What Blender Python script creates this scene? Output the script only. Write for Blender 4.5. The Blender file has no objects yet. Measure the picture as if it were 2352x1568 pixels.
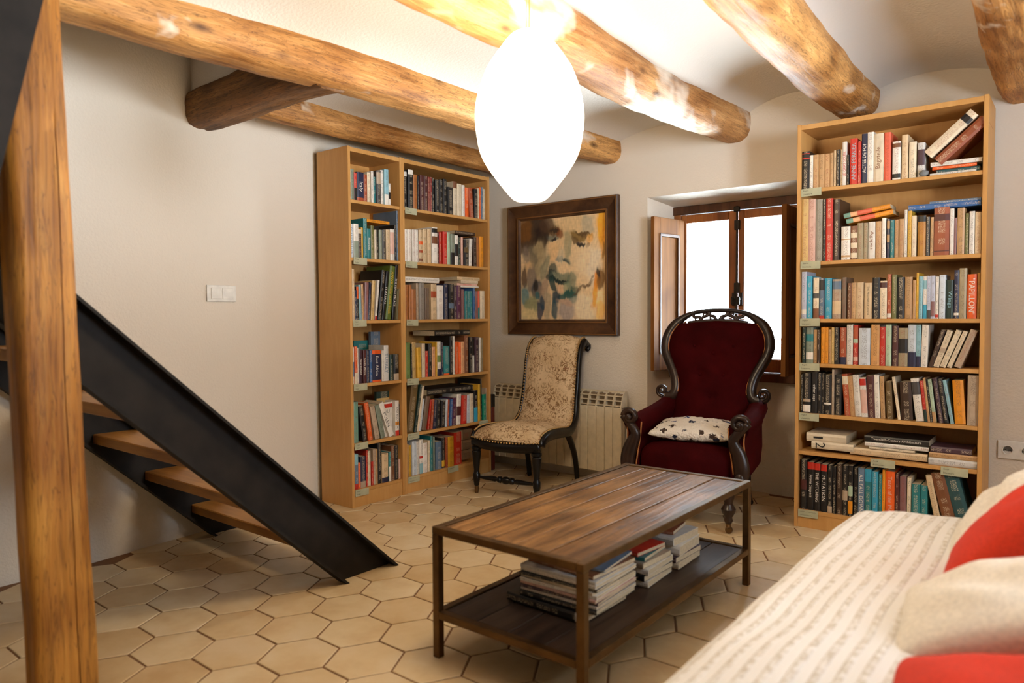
import bpy, bmesh, math, random
from mathutils import Vector, Matrix, noise
C = bpy.context.scene.collection
SC = bpy.context.scene
PI = math.pi
# ------------------------------------------------------------------ camera
CAM_POS = Vector((3.4986, -4.0177, 1.0845)); YAW, PITCH, ROLL, FPX = 0.6769, -0.0377, -0.0056, 1647.5
fw = Vector((-math.sin(YAW)*math.cos(PITCH), math.cos(YAW)*math.cos(PITCH), math.sin(PITCH)))
rt = Vector((math.cos(YAW), math.sin(YAW), 0)); up = rt.cross(fw)
r2 = rt*math.cos(ROLL) + up*math.sin(ROLL); u2 = -rt*math.sin(ROLL) + up*math.cos(ROLL)
cd = bpy.data.cameras.new('camera'); cam = bpy.data.objects.new('camera', cd); C.objects.link(cam)
M = Matrix((r2, u2, -fw)).transposed().to_4x4(); M.translation = CAM_POS; cam.matrix_world = M
cd.sensor_width = 36; cd.sensor_fit = 'HORIZONTAL'; cd.lens = FPX/2352*36; cd.clip_start = .05
cd.dof.use_dof = True; cd.dof.focus_distance = 3.9; cd.dof.aperture_fstop = 2.0
SC.camera = cam
# ------------------------------------------------------------------ sky, daylight openings, exposure
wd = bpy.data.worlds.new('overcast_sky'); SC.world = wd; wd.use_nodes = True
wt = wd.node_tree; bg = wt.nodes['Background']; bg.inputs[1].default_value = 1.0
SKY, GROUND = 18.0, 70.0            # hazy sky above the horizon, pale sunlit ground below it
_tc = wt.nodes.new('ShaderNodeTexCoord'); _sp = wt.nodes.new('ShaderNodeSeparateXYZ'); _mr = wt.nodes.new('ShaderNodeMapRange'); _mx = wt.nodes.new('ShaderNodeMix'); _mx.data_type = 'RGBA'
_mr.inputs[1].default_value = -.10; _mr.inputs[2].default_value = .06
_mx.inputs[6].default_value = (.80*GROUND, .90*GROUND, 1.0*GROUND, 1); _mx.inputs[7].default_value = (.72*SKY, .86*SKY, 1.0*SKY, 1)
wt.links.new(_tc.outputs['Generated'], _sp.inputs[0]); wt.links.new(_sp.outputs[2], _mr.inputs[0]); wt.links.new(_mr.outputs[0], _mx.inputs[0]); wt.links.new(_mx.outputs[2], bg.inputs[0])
def portal(name, loc, rot, sx, sy):
    l = bpy.data.lights.new(name, 'AREA'); l.shape = 'RECTANGLE'; l.size = sx; l.size_y = sy
    l.cycles.is_portal = True
    o = bpy.data.objects.new(name, l); C.objects.link(o); o.location = loc; o.rotation_euler = rot
portal('window_daylight_portal', (1.82, .47, 1.22), (-PI/2, 0, 0), .90, 1.14)
portal('side_window_daylight_portal', (4.92, -2.1, 1.45), (0, PI/2, 0), 1.1, .9)
vs = SC.view_settings; vs.view_transform = 'Standard'; vs.look = 'None'; vs.gamma = 1; vs.use_curve_mapping = False
vs.exposure = 0.35
cy = SC.cycles; cy.max_bounces = 5; cy.diffuse_bounces = 3; cy.glossy_bounces = 2; cy.transmission_bounces = 2; cy.transparent_max_bounces = 4; cy.caustics_reflective = False; cy.caustics_refractive = False; cy.adaptive_threshold = .08; cy.use_light_tree = False
LAMP_STRENGTH = 24.0
# ------------------------------------------------------------------ helpers
def lin(c):
    f = lambda v: (v/12.92 if v <= .04045 else ((v+.055)/1.055)**2.4)
    return tuple(f(v/255) for v in c)
def link(name, me, mat=None, parent=None, smooth=False):
    o = bpy.data.objects.new(name, me); C.objects.link(o)
    if mat is not None and not me.materials: me.materials.append(mat)
    if parent: o.parent = parent
    if smooth: me.polygons.foreach_set('use_smooth', [True]*len(me.polygons))
    return o
def obj(name, bm, mat, parent=None, smooth=False, auto=None):
    me = bpy.data.meshes.new(name); bmesh.ops.recalc_face_normals(bm, faces=bm.faces[:]); bm.to_mesh(me); bm.free()
    o = link(name, me, mat, parent, smooth)
    if auto is not None:
        me.polygons.foreach_set('use_smooth', [True]*len(me.polygons)); me.set_sharp_from_angle(angle=auto)
    return o
def tag(o, label=None, cat=None, group=None, kind=None):
    for k, v in (('label', label), ('category', cat), ('group', group), ('kind', kind)):
        if v: o[k] = v
    return o
def empty(name, loc=(0, 0, 0), rz=0, label=None, cat=None, group=None, kind=None):
    o = bpy.data.objects.new(name, None); C.objects.link(o); o.location = loc; o.rotation_euler = (0, 0, rz)
    o.empty_display_size = .1
    return tag(o, label, cat, group, kind)
def BM(): return bmesh.new()
def box(bm, x0, x1, y0, y1, z0, z1, bev=0, seg=1):
    r = bmesh.ops.create_cube(bm, size=1)
    for v in r['verts']: v.co = Vector(((x0+x1)/2+v.co.x*(x1-x0), (y0+y1)/2+v.co.y*(y1-y0), (z0+z1)/2+v.co.z*(z1-z0)))
    if bev:
        es = list({e for v in r['verts'] for e in v.link_edges})
        bmesh.ops.bevel(bm, geom=es, offset=bev, segments=seg, affect='EDGES', profile=.5)
    return bm
def boxo(name, mat, parent, *a, bev=0, seg=1):
    return obj(name, box(BM(), *a, bev=bev, seg=seg), mat, parent)
def tube(bm, pts, rad, n=10, caps=True, up=(0, 0, 1), fixed=False):
    """sweep: rad = float | list of float | list of (r_side, r_up)"""
    pts = [Vector(p) for p in pts]; N = len(pts)
    if not isinstance(rad, (list, tuple)): rad = [rad]*N
    rad = [(r, r) if not isinstance(r, (list, tuple)) else r for r in rad]
    rings = []; u = Vector(up)
    for i, p in enumerate(pts):
        t = (pts[min(i+1, N-1)] - pts[max(i-1, 0)]).normalized()
        if fixed: u = Vector(up)
        s = t.cross(u)
        if s.length < 1e-4: s = t.cross(Vector((1, 0, 0)))
        s.normalize(); u = s.cross(t).normalized()
        rings.append([bm.verts.new(p + s*math.cos(2*PI*k/n)*rad[i][0] + u*math.sin(2*PI*k/n)*rad[i][1]) for k in range(n)])
    for a, b in zip(rings, rings[1:]):
        for k in range(n): bm.faces.new((a[k], a[(k+1) % n], b[(k+1) % n], b[k]))
    if caps:
        bm.faces.new(rings[0][::-1]); bm.faces.new(rings[-1])
    return bm
def lathe(bm, prof, n=16, loc=(0, 0, 0), mat=None):
    loc = Vector(loc); rings = []
    for r, z in prof:
        ring = []
        for k in range(n):
            v = Vector((r*math.cos(2*PI*k/n), r*math.sin(2*PI*k/n), z))
            if mat: v = mat @ v
            ring.append(bm.verts.new(v+loc))
        rings.append(ring)
    for a, b in zip(rings, rings[1:]):
        for k in range(n): bm.faces.new((a[k], a[(k+1) % n], b[(k+1) % n], b[k]))
    bm.faces.new(rings[0][::-1]); bm.faces.new(rings[-1])
    return bm
def smoothpath(pts, sub=6, closed=False):
    P = [Vector(p) for p in pts]; out = []; N = len(P)
    rng = range(N) if closed else range(N-1)
    for i in rng:
        g = (lambda k: P[k % N]) if closed else (lambda k: P[max(0, min(N-1, k))])
        a, b, c, d = g(i-1), g(i), g(i+1), g(i+2)
        for k in range(sub):
            t = k/sub
            out.append(.5*((2*b) + (c-a)*t + (2*a-5*b+4*c-d)*t*t + (3*b-a-3*c+d)*t**3))
    if not closed: out.append(P[-1])
    return out
def grid(bm, f, nu, nv, closed_u=False):
    V = [[bm.verts.new(f(i/(nu-1 if not closed_u else nu), j/(nv-1))) for j in range(nv)] for i in range(nu)]
    for i in range(nu if closed_u else nu-1):
        for j in range(nv-1):
            bm.faces.new((V[i][j], V[(i+1) % nu][j], V[(i+1) % nu][j+1], V[i][j+1]))
    return V
def pillow_bm(w, h, t, n=22, pw=.62, seed=0, wr=.012):
    """square cushion lying in XY: pinched corners, puffed middle"""
    bm = BM()
    for sgn in (1, -1):
        def f(a, b):
            x, y = 2*a-1, 2*b-1
            e = max(0, (1-x*x))*max(0, (1-y*y))
            k = 1-.07*(x*x*(1-y*y) + y*y*(1-x*x))
            p = Vector((x*w/2*(1-.06*(1-y*y)*abs(x)), y*h/2*(1-.06*(1-x*x)*abs(y)), 0))
            z = t/2*(e**(pw*.55)) + wr*e*noise.noise(Vector((x*2.2+seed, y*2.2, sgn*3+seed)))
            return Vector((p.x, p.y, sgn*z))
        grid(bm, f, n, n)
    bmesh.ops.remove_doubles(bm, verts=bm.verts[:], dist=1e-5)
    return bm
# ------------------------------------------------------------------ materials
def newmat(name):
    m = bpy.data.materials.new(name); m.use_nodes = True; nt = m.node_tree
    return m, nt, nt.nodes['Principled BSDF']
def N(nt, typ, **kw):
    n = nt.nodes.new(typ)
    for k, v in kw.items():
        if k.startswith('i_'):
            key = k[2:]; key = int(key) if key.isdigit() else key
            n.inputs[key].default_value = v
        else: setattr(n, k, v)
    return n
def ramp(nt, stops, fac=None, interp='LINEAR'):
    r = nt.nodes.new('ShaderNodeValToRGB'); e = r.color_ramp.elements; r.color_ramp.interpolation = interp
    while len(e) < len(stops): e.new(.5)
    for el, (p, c) in zip(e, stops): el.position = p; el.color = (*c, 1) if len(c) == 3 else c
    if fac is not None: nt.links.new(fac, r.inputs[0])
    return r
def mixc(nt, fac, a, b, mode='MIX'):
    m = nt.nodes.new('ShaderNodeMix'); m.data_type = 'RGBA'; m.blend_type = mode
    for s, v in ((m.inputs[0], fac), (m.inputs[6], a), (m.inputs[7], b)):
        if hasattr(v, 'is_output') or hasattr(v, 'links'): nt.links.new(v, s)
        else: s.default_value = v if not isinstance(v, tuple) or len(v) == 4 else (*v, 1)
    return m.outputs[2]
def bump(nt, b, h, strength=.3, dist=.01):
    n = N(nt, 'ShaderNodeBump'); n.inputs['Strength'].default_value = strength; n.inputs['Distance'].default_value = dist
    nt.links.new(h, n.inputs['Height']); nt.links.new(n.outputs[0], b.inputs['Normal'])
def coords(nt, scale=(1, 1, 1), kind='Object', rnd=False):
    tc = N(nt, 'ShaderNodeTexCoord'); mp = N(nt, 'ShaderNodeMapping'); mp.inputs['Scale'].default_value = scale
    nt.links.new(tc.outputs[kind], mp.inputs[0])
    if rnd:
        oi = N(nt, 'ShaderNodeObjectInfo'); v = N(nt, 'ShaderNodeVectorMath', operation='SCALE'); v.inputs['Scale'].default_value = 37
        cmb = N(nt, 'ShaderNodeCombineXYZ')
        for i in range(3): nt.links.new(oi.outputs['Random'], cmb.inputs[i])
        nt.links.new(cmb.outputs[0], v.inputs[0]); nt.links.new(v.outputs[0], mp.inputs['Location'])
    return mp.outputs[0]
def noise_n(nt, vec, scale, detail=4, rough=.55, dist=0):
    n = N(nt, 'ShaderNodeTexNoise'); n.inputs['Scale'].default_value = scale; n.inputs['Detail'].default_value = detail
    n.inputs['Roughness'].default_value = rough; n.inputs['Distortion'].default_value = dist
    nt.links.new(vec, n.inputs['Vector']); return n.outputs['Fac']
def plain(name, c, rough=.5, metal=0, bumpk=0, bscale=60, var=.06, spec=.5):
    m, nt, b = newmat(name); b.inputs['Specular IOR Level'].default_value = spec; c = lin(c); b.inputs['Roughness'].default_value = rough; b.inputs['Metallic'].default_value = metal
    v = coords(nt); nz = noise_n(nt, v, bscale*.4, 3)
    r = ramp(nt, [(.3, tuple(x*(1-var*2) for x in c)), (.7, tuple(min(1, x*(1+var)) for x in c))], nz)
    nt.links.new(r.outputs[0], b.inputs['Base Color'])
    if bumpk: bump(nt, b, noise_n(nt, v, bscale, 4), bumpk, .004)
    return m
def woodmat(name, c1, c2, c3, stretch=(8, .5, 8), scale=3.0, rough=.55, bk=.25, patches=None, rnd=True, kn=(0, 0, 0), crack=0.0, spec=.35):
    """grain streaks running along the axis with the small stretch value"""
    m, nt, b = newmat(name); b.inputs['Roughness'].default_value = rough; b.inputs['Specular IOR Level'].default_value = spec
    v = coords(nt, stretch, rnd=rnd); v1 = coords(nt, (1, 1, 1), rnd=rnd)
    g = noise_n(nt, v, scale, 5, .65, .6); big = noise_n(nt, v1, 3.2, 1, .5, .4)
    r1 = ramp(nt, [(.30, lin(c1)), (.52, lin(c2)), (.70, lin(c3))], g)
    col = mixc(nt, .42, r1.outputs[0], ramp(nt, [(.35, lin(c1)), (.65, lin(c3))], big).outputs[0])
    cr = noise_n(nt, coords(nt, tuple(q*1.5 for q in stretch), rnd=rnd), scale*1.4, 3, .5, 1.2)
    ck = ramp(nt, [(.470, (0, 0, 0)), (.492, (1, 1, 1)), (.508, (1, 1, 1)), (.530, (0, 0, 0))], cr).outputs[0]
    cm = N(nt, 'ShaderNodeMath', operation='MULTIPLY'); nt.links.new(ck, cm.inputs[0]); cm.inputs[1].default_value = crack
    col = mixc(nt, cm.outputs[0], col, (*[x*.30 for x in lin(c1)], 1))
    if kn[0]:
        vo = N(nt, 'ShaderNodeTexVoronoi'); vo.inputs['Scale'].default_value = kn[0]; nt.links.new(coords(nt, kn[2] or (1, .45, 1), rnd=rnd), vo.inputs['Vector'])
        k = ramp(nt, [(.0, (1, 1, 1)), (kn[1], (0, 0, 0))], vo.outputs['Distance']).outputs[0]
        col = mixc(nt, k, col, (*[x*.35 for x in lin(c1)], 1))
    if patches:
        pc, lo, hi, sc = patches
        pm = ramp(nt, [(lo, (0, 0, 0)), (hi, (1, 1, 1))], noise_n(nt, coords(nt, (1, .6, 1), rnd=rnd), sc, 4, .62, .3)).outputs[0]
        col = mixc(nt, pm, col, (*lin(pc), 1))
    nt.links.new(col, b.inputs['Base Color'])
    if bk: bump(nt, b, g, bk, .006)
    return m
MT = {}
def plaster(name, c, bk=.25):
    m, nt, b = newmat(name); b.inputs['Roughness'].default_value = .9; v = coords(nt)
    n1 = noise_n(nt, v, 1.3, 1); c = lin(c)
    r = ramp(nt, [(.3, tuple(x*.95 for x in c)), (.7, c)], n1); nt.links.new(r.outputs[0], b.inputs['Base Color'])
    add = N(nt, 'ShaderNodeMath', operation='ADD'); nt.links.new(noise_n(nt, v, 4, 3, .55), add.inputs[0]); nt.links.new(noise_n(nt, v, 90, 1), add.inputs[1])
    bump(nt, b, add.outputs[0], bk, .01); return m
MT['wall'] = plaster('plaster_wall', (224, 213, 198))
MT['ceil'] = plaster('plaster_ceiling', (227, 221, 213), .2)
MT['beam'] = woodmat('hewn_beam_wood', (112, 66, 26), (190, 130, 64), (222, 170, 106), (9, .7, 9), 4.6, .6, .9, ((222, 208, 190), .62, .70, 3.1), kn=(3.2, .16, (2.2, .9, 2.2)), crack=.55)
MT['beamlime'] = woodmat('lime_streaked_beam_wood', (120, 74, 34), (190, 132, 74), (216, 166, 108), (9, .7, 9), 4.6, .65, .9, ((226, 212, 194), .48, .58, 2.3), kn=(3.2, .15, (2.2, .9, 2.2)), crack=.45)
MT['beamdark'] = woodmat('dark_hewn_beam_wood', (52, 32, 14), (116, 76, 36), (162, 112, 60), (.7, 9, 9), 4.6, .65, .9, kn=(3.5, .15, (.9, 2.2, 2.2)), crack=.6)
MT['post'] = woodmat('post_wood', (104, 60, 14), (182, 118, 38), (212, 154, 70), (9, 9, .6), 3.4, .5, .7, kn=(2.6, .16, (2.2, 2.2, .9)), crack=.45)
MT['beech'] = woodmat('beech_veneer', (184, 132, 70), (196, 145, 82), (206, 156, 94), (6, 6, .7), 5, .45, .03)
MT['steel'] = plain('black_steel', (34, 29, 25), .62, .0, .1, 30, .2, .2)
MT['tread'] = woodmat('tread_wood', (120, 76, 30), (168, 114, 52), (190, 138, 70), (.6, 8, 8), 3, .45, .1)
MT['oldwood'] = woodmat('table_plank_wood', (56, 36, 20), (124, 86, 48), (164, 120, 72), (9, .7, 9), 3.4, .36, .55, ((150, 134, 112), .60, .80, 2.6), kn=(4, .10, (2, .7, 2)), crack=.5)
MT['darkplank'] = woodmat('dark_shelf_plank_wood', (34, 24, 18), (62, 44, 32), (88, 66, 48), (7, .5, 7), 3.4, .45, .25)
MT['bronze'] = plain('bronzed_iron', (98, 72, 40), .42, .75, .08, 40, .18)
MT['ebony'] = plain('ebonised_wood', (13, 10, 9), .3, 0, .03, 60, .06, .3)#, 0, .03)
MT['rosewood'] = woodmat('carved_rosewood', (18, 11, 8), (36, 22, 16), (58, 38, 28), (4, 4, 4), 5, .3, .1)
MT['brass'] = plain('aged_brass', (120, 92, 60), .35, .9)
MT['nail'] = plain('brass_nailheads', (196, 160, 104), .35, .8)
MT['gimp'] = plain('gold_gimp_braid', (168, 104, 52), .8, 0, .3, 300)
MT['radiator'] = plain('cream_enamel', (212, 196, 166), .4)
MT['radhole'] = plain('radiator_slot_shadow_paint', (120, 100, 76), .7)  # shade inside the grille openings, put into a darker colour
MT['white'] = plain('white_plastic', (232, 228, 220), .35)
MT['iron'] = plain('dark_iron', (42, 36, 30), .5, .6)
MT['winwood'] = woodmat('window_wood', (92, 48, 18), (150, 88, 38), (176, 112, 56), (7, 7, .5), 3, .5, .1)
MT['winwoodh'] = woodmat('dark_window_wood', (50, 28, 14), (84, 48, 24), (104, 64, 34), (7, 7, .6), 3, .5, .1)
MT['shutter'] = woodmat('shutter_wood', (86, 48, 18), (122, 76, 34), (146, 98, 50), (8, 8, .45), 3, .7, .1, spec=.1)
MT['frame'] = woodmat('bronze_frame', (50, 30, 18), (78, 50, 30), (104, 70, 42), (3, 3, 3), 4, .38, .1)
MT['giltline'] = plain('worn_gilt', (150, 108, 64), .35, .6)
MT['paper'] = plain('green_label_paper', (176, 174, 144), .8)
MT['inkdark'] = plain('black_ink', (36, 32, 28), .7)
MT['pages'] = plain('book_pages', (206, 188, 156), .9, 0, .5, 400, .1)
MT['grout'] = plain('brown_grout', (128, 88, 56), .9, 0, .4, 200)
def tilemat():
    m, nt, b = newmat('glazed_terracotta_tile'); b.inputs['Roughness'].default_value = .36
    oi = N(nt, 'ShaderNodeObjectInfo'); v = coords(nt, rnd=True)
    n1 = noise_n(nt, v, 5, 4, .6); n2 = noise_n(nt, coords(nt, (1, 1, 1), 'Object'), 60, 3)
    r = ramp(nt, [(.3, lin((208, 178, 134))), (.5, lin((222, 198, 156))), (.72, lin((230, 210, 176)))], n1)
    t = ramp(nt, [(0, lin((236, 226, 212))), (1, (1, 1, 1))], oi.outputs['Random'])
    nt.links.new(mixc(nt, 1, r.outputs[0], t.outputs[0], 'MULTIPLY'), b.inputs['Base Color']); bump(nt, b, n2, .06, .003)
    rr = ramp(nt, [(.3, (.3, .3, .3)), (.7, (.5, .5, .5))], noise_n(nt, v, 14, 3)); nt.links.new(rr.outputs[0], b.inputs['Roughness'])
    return m
MT['tile'] = tilemat()
def velvet(name, c, c2):
    m, nt, b = newmat(name); b.inputs['Roughness'].default_value = .85
    b.inputs['Specular IOR Level'].default_value = .05; b.inputs['Sheen Weight'].default_value = .12; b.inputs['Sheen Tint'].default_value = (*lin(c2), 1); b.inputs['Sheen Roughness'].default_value = .4
    v = coords(nt); r = ramp(nt, [(.3, tuple(x*.55 for x in lin(c))), (.7, lin(c))], noise_n(nt, v, 6, 5, .6))
    nt.links.new(r.outputs[0], b.inputs['Base Color']); bump(nt, b, noise_n(nt, v, 500, 2), .25, .002); return m
MT['velvet'] = velvet('burgundy_velvet', (58, 5, 7), (170, 28, 24))
def tapestry():
    m, nt, b = newmat('floral_tapestry'); b.inputs['Roughness'].default_value = .9
    v = coords(nt)
    wv = N(nt, 'ShaderNodeTexNoise'); wv.inputs['Scale'].default_value = 14; nt.links.new(v, wv.inputs['Vector'])
    vm = N(nt, 'ShaderNodeVectorMath', operation='MULTIPLY_ADD'); nt.links.new(wv.outputs['Color'], vm.inputs[0]); vm.inputs[1].default_value = (.07, .07, .07); nt.links.new(v, vm.inputs[2])
    w2 = N(nt, 'ShaderNodeTexVoronoi'); w2.inputs['Scale'].default_value = 42; nt.links.new(vm.outputs[0], w2.inputs['Vector'])
    leaf = ramp(nt, [(.455, (0, 0, 0)), (.475, (1, 1, 1)), (.525, (1, 1, 1)), (.545, (0, 0, 0))], noise_n(nt, coords(nt, (1, 1, .75)), 27, 1.5, .5, 1.8)).outputs[0]
    where = ramp(nt, [(.36, (0, 0, 0)), (.52, (1, 1, 1))], noise_n(nt, v, 9, 3)).outputs[0]
    mk = N(nt, 'ShaderNodeMath', operation='MULTIPLY'); nt.links.new(leaf, mk.inputs[0]); nt.links.new(where, mk.inputs[1])
    spot = ramp(nt, [(.22, (1, 1, 1)), (.34, (0, 0, 0))], w2.outputs['Distance']).outputs[0]
    w3 = ramp(nt, [(.5, (0, 0, 0)), (.62, (1, 1, 1))], noise_n(nt, v, 13, 2)).outputs[0]
    mk2 = N(nt, 'ShaderNodeMath', operation='MULTIPLY'); nt.links.new(spot, mk2.inputs[0]); nt.links.new(w3, mk2.inputs[1])
    col = mixc(nt, mk.outputs[0], ramp(nt, [(.3, lin((196, 164, 122))), (.7, lin((222, 196, 158)))], noise_n(nt, v, 5)).outputs[0], (*lin((132, 98, 60)), 1))
    col = mixc(nt, mk2.outputs[0], col, (*lin((140, 96, 66)), 1))
    nt.links.new(col, b.inputs['Base Color']); bump(nt, b, noise_n(nt, v, 260, 3), .4, .002); return m
MT['tapestry'] = tapestry()
def throwmat():
    m, nt, b = newmat('cream_woven_throw'); b.inputs['Roughness'].default_value = .95
    v = coords(nt)
    sp = N(nt, 'ShaderNodeSeparateXYZ'); nt.links.new(v, sp.inputs[0])
    def stripe(out, period, lo, hi):
        a = N(nt, 'ShaderNodeMath', operation='MULTIPLY'); nt.links.new(out, a.inputs[0]); a.inputs[1].default_value = 1/period
        f = N(nt, 'ShaderNodeMath', operation='FRACT'); nt.links.new(a.outputs[0], f.inputs[0])
        return ramp(nt, [(lo, (0, 0, 0)), (lo+.1, (1, 1, 1)), (hi, (1, 1, 1)), (min(1, hi+.1), (0, 0, 0))], f.outputs[0]).outputs[0]
    ar = N(nt, 'ShaderNodeAttribute'); ar.attribute_name = 'UVMap'; s2 = N(nt, 'ShaderNodeSeparateXYZ'); nt.links.new(ar.outputs['Vector'], s2.inputs[0])
    st = stripe(s2.outputs[0], .035, .25, .62)
    nz = ramp(nt, [(.4, (0, 0, 0)), (.6, (1, 1, 1))], noise_n(nt, v, 70, 3, .6)).outputs[0]
    mk = N(nt, 'ShaderNodeMath', operation='MULTIPLY'); nt.links.new(st, mk.inputs[0]); nt.links.new(nz, mk.inputs[1])
    col = mixc(nt, mk.outputs[0], (*lin((230, 226, 220)), 1), (*lin((198, 188, 172)), 1))
    nt.links.new(col, b.inputs['Base Color']); bump(nt, b, st, .5, .006); return m
MT['throw'] = throwmat()
def cloth(name, c, bs=300):
    return plain(name, c, .95, 0, .35, bs, .08)
MT['redcloth'] = cloth('red_cotton', (206, 50, 20)); MT['creamcloth'] = cloth('cream_cotton', (232, 224, 210)); MT['sofabase'] = cloth('beige_upholstery', (190, 176, 156))
def speckled():
    m, nt, b = newmat('speckled_shaggy_knit'); b.inputs['Roughness'].default_value = .95; v = coords(nt)
    vo = N(nt, 'ShaderNodeTexVoronoi'); vo.inputs['Scale'].default_value = 19; wn = N(nt, 'ShaderNodeTexNoise'); wn.inputs['Scale'].default_value = 55; nt.links.new(v, wn.inputs['Vector'])
    wa = N(nt, 'ShaderNodeVectorMath', operation='MULTIPLY_ADD'); nt.links.new(wn.outputs['Color'], wa.inputs[0]); wa.inputs[1].default_value = (.05, .05, .02); nt.links.new(v, wa.inputs[2]); nt.links.new(wa.outputs[0], vo.inputs['Vector'])
    sp = ramp(nt, [(.26, (1, 1, 1)), (.34, (0, 0, 0))], vo.outputs['Distance']).outputs[0]
    hue = N(nt, 'ShaderNodeSeparateColor'); nt.links.new(vo.outputs['Color'], hue.inputs[0])
    pc = ramp(nt, [(0, lin((24, 30, 52))), (.4, lin((40, 60, 110))), (.55, lin((60, 42, 30))), (1, lin((30, 26, 26)))], hue.outputs[0], 'CONSTANT').outputs[0]
    pick = ramp(nt, [(.35, (0, 0, 0)), (.36, (1, 1, 1))], hue.outputs[1], 'CONSTANT').outputs[0]
    mk = N(nt, 'ShaderNodeMath', operation='MULTIPLY'); nt.links.new(sp, mk.inputs[0]); nt.links.new(pick, mk.inputs[1])
    nt.links.new(mixc(nt, mk.outputs[0], (*lin((228, 218, 204)), 1), pc), b.inputs['Base Color']); bump(nt, b, noise_n(nt, v, 110, 3), 1, .012); return m
MT['speckle'] = speckled()
def glassmat():
    m = bpy.data.materials.new('window_glass'); m.use_nodes = True; nt = m.node_tree; nt.nodes.clear()
    o = N(nt, 'ShaderNodeOutputMaterial'); t = N(nt, 'ShaderNodeBsdfTransparent'); g = N(nt, 'ShaderNodeBsdfGlossy'); g.inputs['Roughness'].default_value = .02
    t.inputs[0].default_value = (.96, .98, .97, 1)
    fr = N(nt, 'ShaderNodeFresnel'); fr.inputs[0].default_value = 1.45; mx = N(nt, 'ShaderNodeMixShader')
    nt.links.new(fr.outputs[0], mx.inputs[0]); nt.links.new(t.outputs[0], mx.inputs[1]); nt.links.new(g.outputs[0], mx.inputs[2]); nt.links.new(mx.outputs[0], o.inputs[0]); return m
MT['glass'] = glassmat()
def lampmat():
    m, nt, b = newmat('lit_paper_shade'); b.inputs['Base Color'].default_value = (.8, .78, .74, 1)
    b.inputs['Emission Color'].default_value = (1, .80, .53, 1); b.inputs['Emission Strength'].default_value = LAMP_STRENGTH; return m
MT['lamp'] = lampmat()
def colattr(name, rough=.5):
    m, nt, b = newmat(name); a = N(nt, 'ShaderNodeAttribute'); a.attribute_name = 'Col'
    nt.links.new(a.outputs['Color'], b.inputs['Base Color']); b.inputs['Roughness'].default_value = rough; return m, nt, b, a
def bookmat():
    m, nt, b, a = colattr('book_cover', .42)
    k = N(nt, 'ShaderNodeAttribute'); k.attribute_name = 'Ink'; uv = N(nt, 'ShaderNodeAttribute'); uv.attribute_name = 'UVMap'
    mp = N(nt, 'ShaderNodeMapping'); mp.inputs['Scale'].default_value = (3.4, 2.6, 1); nt.links.new(uv.outputs['Vector'], mp.inputs[0])
    l1 = ramp(nt, [(.52, (0, 0, 0)), (.56, (1, 1, 1))], noise_n(nt, mp.outputs[0], 1.0, 2, .6)).outputs[0]
    mp2 = N(nt, 'ShaderNodeMapping'); mp2.inputs['Scale'].default_value = (.01, .16, 1); nt.links.new(uv.outputs['Vector'], mp2.inputs[0])
    l2 = ramp(nt, [(.46, (0, 0, 0)), (.50, (1, 1, 1))], noise_n(nt, mp2.outputs[0], 1.6, 1)).outputs[0]
    mm = N(nt, 'ShaderNodeMath', operation='MULTIPLY'); nt.links.new(l1, mm.inputs[0]); nt.links.new(l2, mm.inputs[1])
    m3 = N(nt, 'ShaderNodeMath', operation='MULTIPLY'); nt.links.new(mm.outputs[0], m3.inputs[0]); nt.links.new(k.outputs['Alpha'], m3.inputs[1])
    v = coords(nt); wear = ramp(nt, [(.3, (.8, .8, .8)), (.7, (1.05, 1.05, 1.05))], noise_n(nt, v, 25, 4)).outputs[0]
    base = mixc(nt, 1, a.outputs['Color'], wear, 'MULTIPLY')
    m4 = N(nt, 'ShaderNodeMath', operation='MULTIPLY'); m4.inputs[1].default_value = .6; nt.links.new(m3.outputs[0], m4.inputs[0])
    nt.links.new(mixc(nt, m4.outputs[0], base, k.outputs['Color']), b.inputs['Base Color']); return m
MT['book'] = bookmat()
MT['canvas'] = colattr('painted_canvas', .6)[0]
# ================================================================== THE ROOM
def hexa(bm, b, t):
    vb = [bm.verts.new(p) for p in b]; vt = [bm.verts.new(p) for p in t]; n = len(b)
    bm.faces.new(vb[::-1]); bm.faces.new(vt)
    for i in range(n): bm.faces.new((vb[i], vb[(i+1) % n], vt[(i+1) % n], vt[i]))
def xw(y): return -.03 - .085*(max(y, -2.85)+1.4)          # the left wall runs slightly off square
HT = 3.3
bm = BM(); q = [(xw(.5)-.35, .5), (xw(.5), .5), (xw(-2.85), -2.85), (xw(-5.8), -5.8), (xw(-5.8)-.5, -5.8)]
hexa(bm, [(x, y, -.1) for x, y in q], [(x, y, HT) for x, y in q])
tag(obj('wall_left', bm, MT['wall']), kind='structure', label='cream plaster wall behind the stairs and two bookcases')
bm = BM()
NX0, NX1, NZ = 1.354, 2.285, 1.803
box(bm, -.6, NX0, 0, .5, -.1, HT); box(bm, NX1, 5, 0, .5, -.1, HT); box(bm, NX0, NX1, 0, .5, NZ, HT)
WX0, WX1, WZ0, WZ1, WY = 1.405, 2.235, .675, 1.765, .285
box(bm, NX0, NX1, WY, .5, -.1, WZ0); box(bm, NX0, WX0, WY, .5, WZ0, NZ); box(bm, WX1, NX1, WY, .5, WZ0, NZ); box(bm, WX0, WX1, WY, .5, WZ1, NZ)
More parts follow.
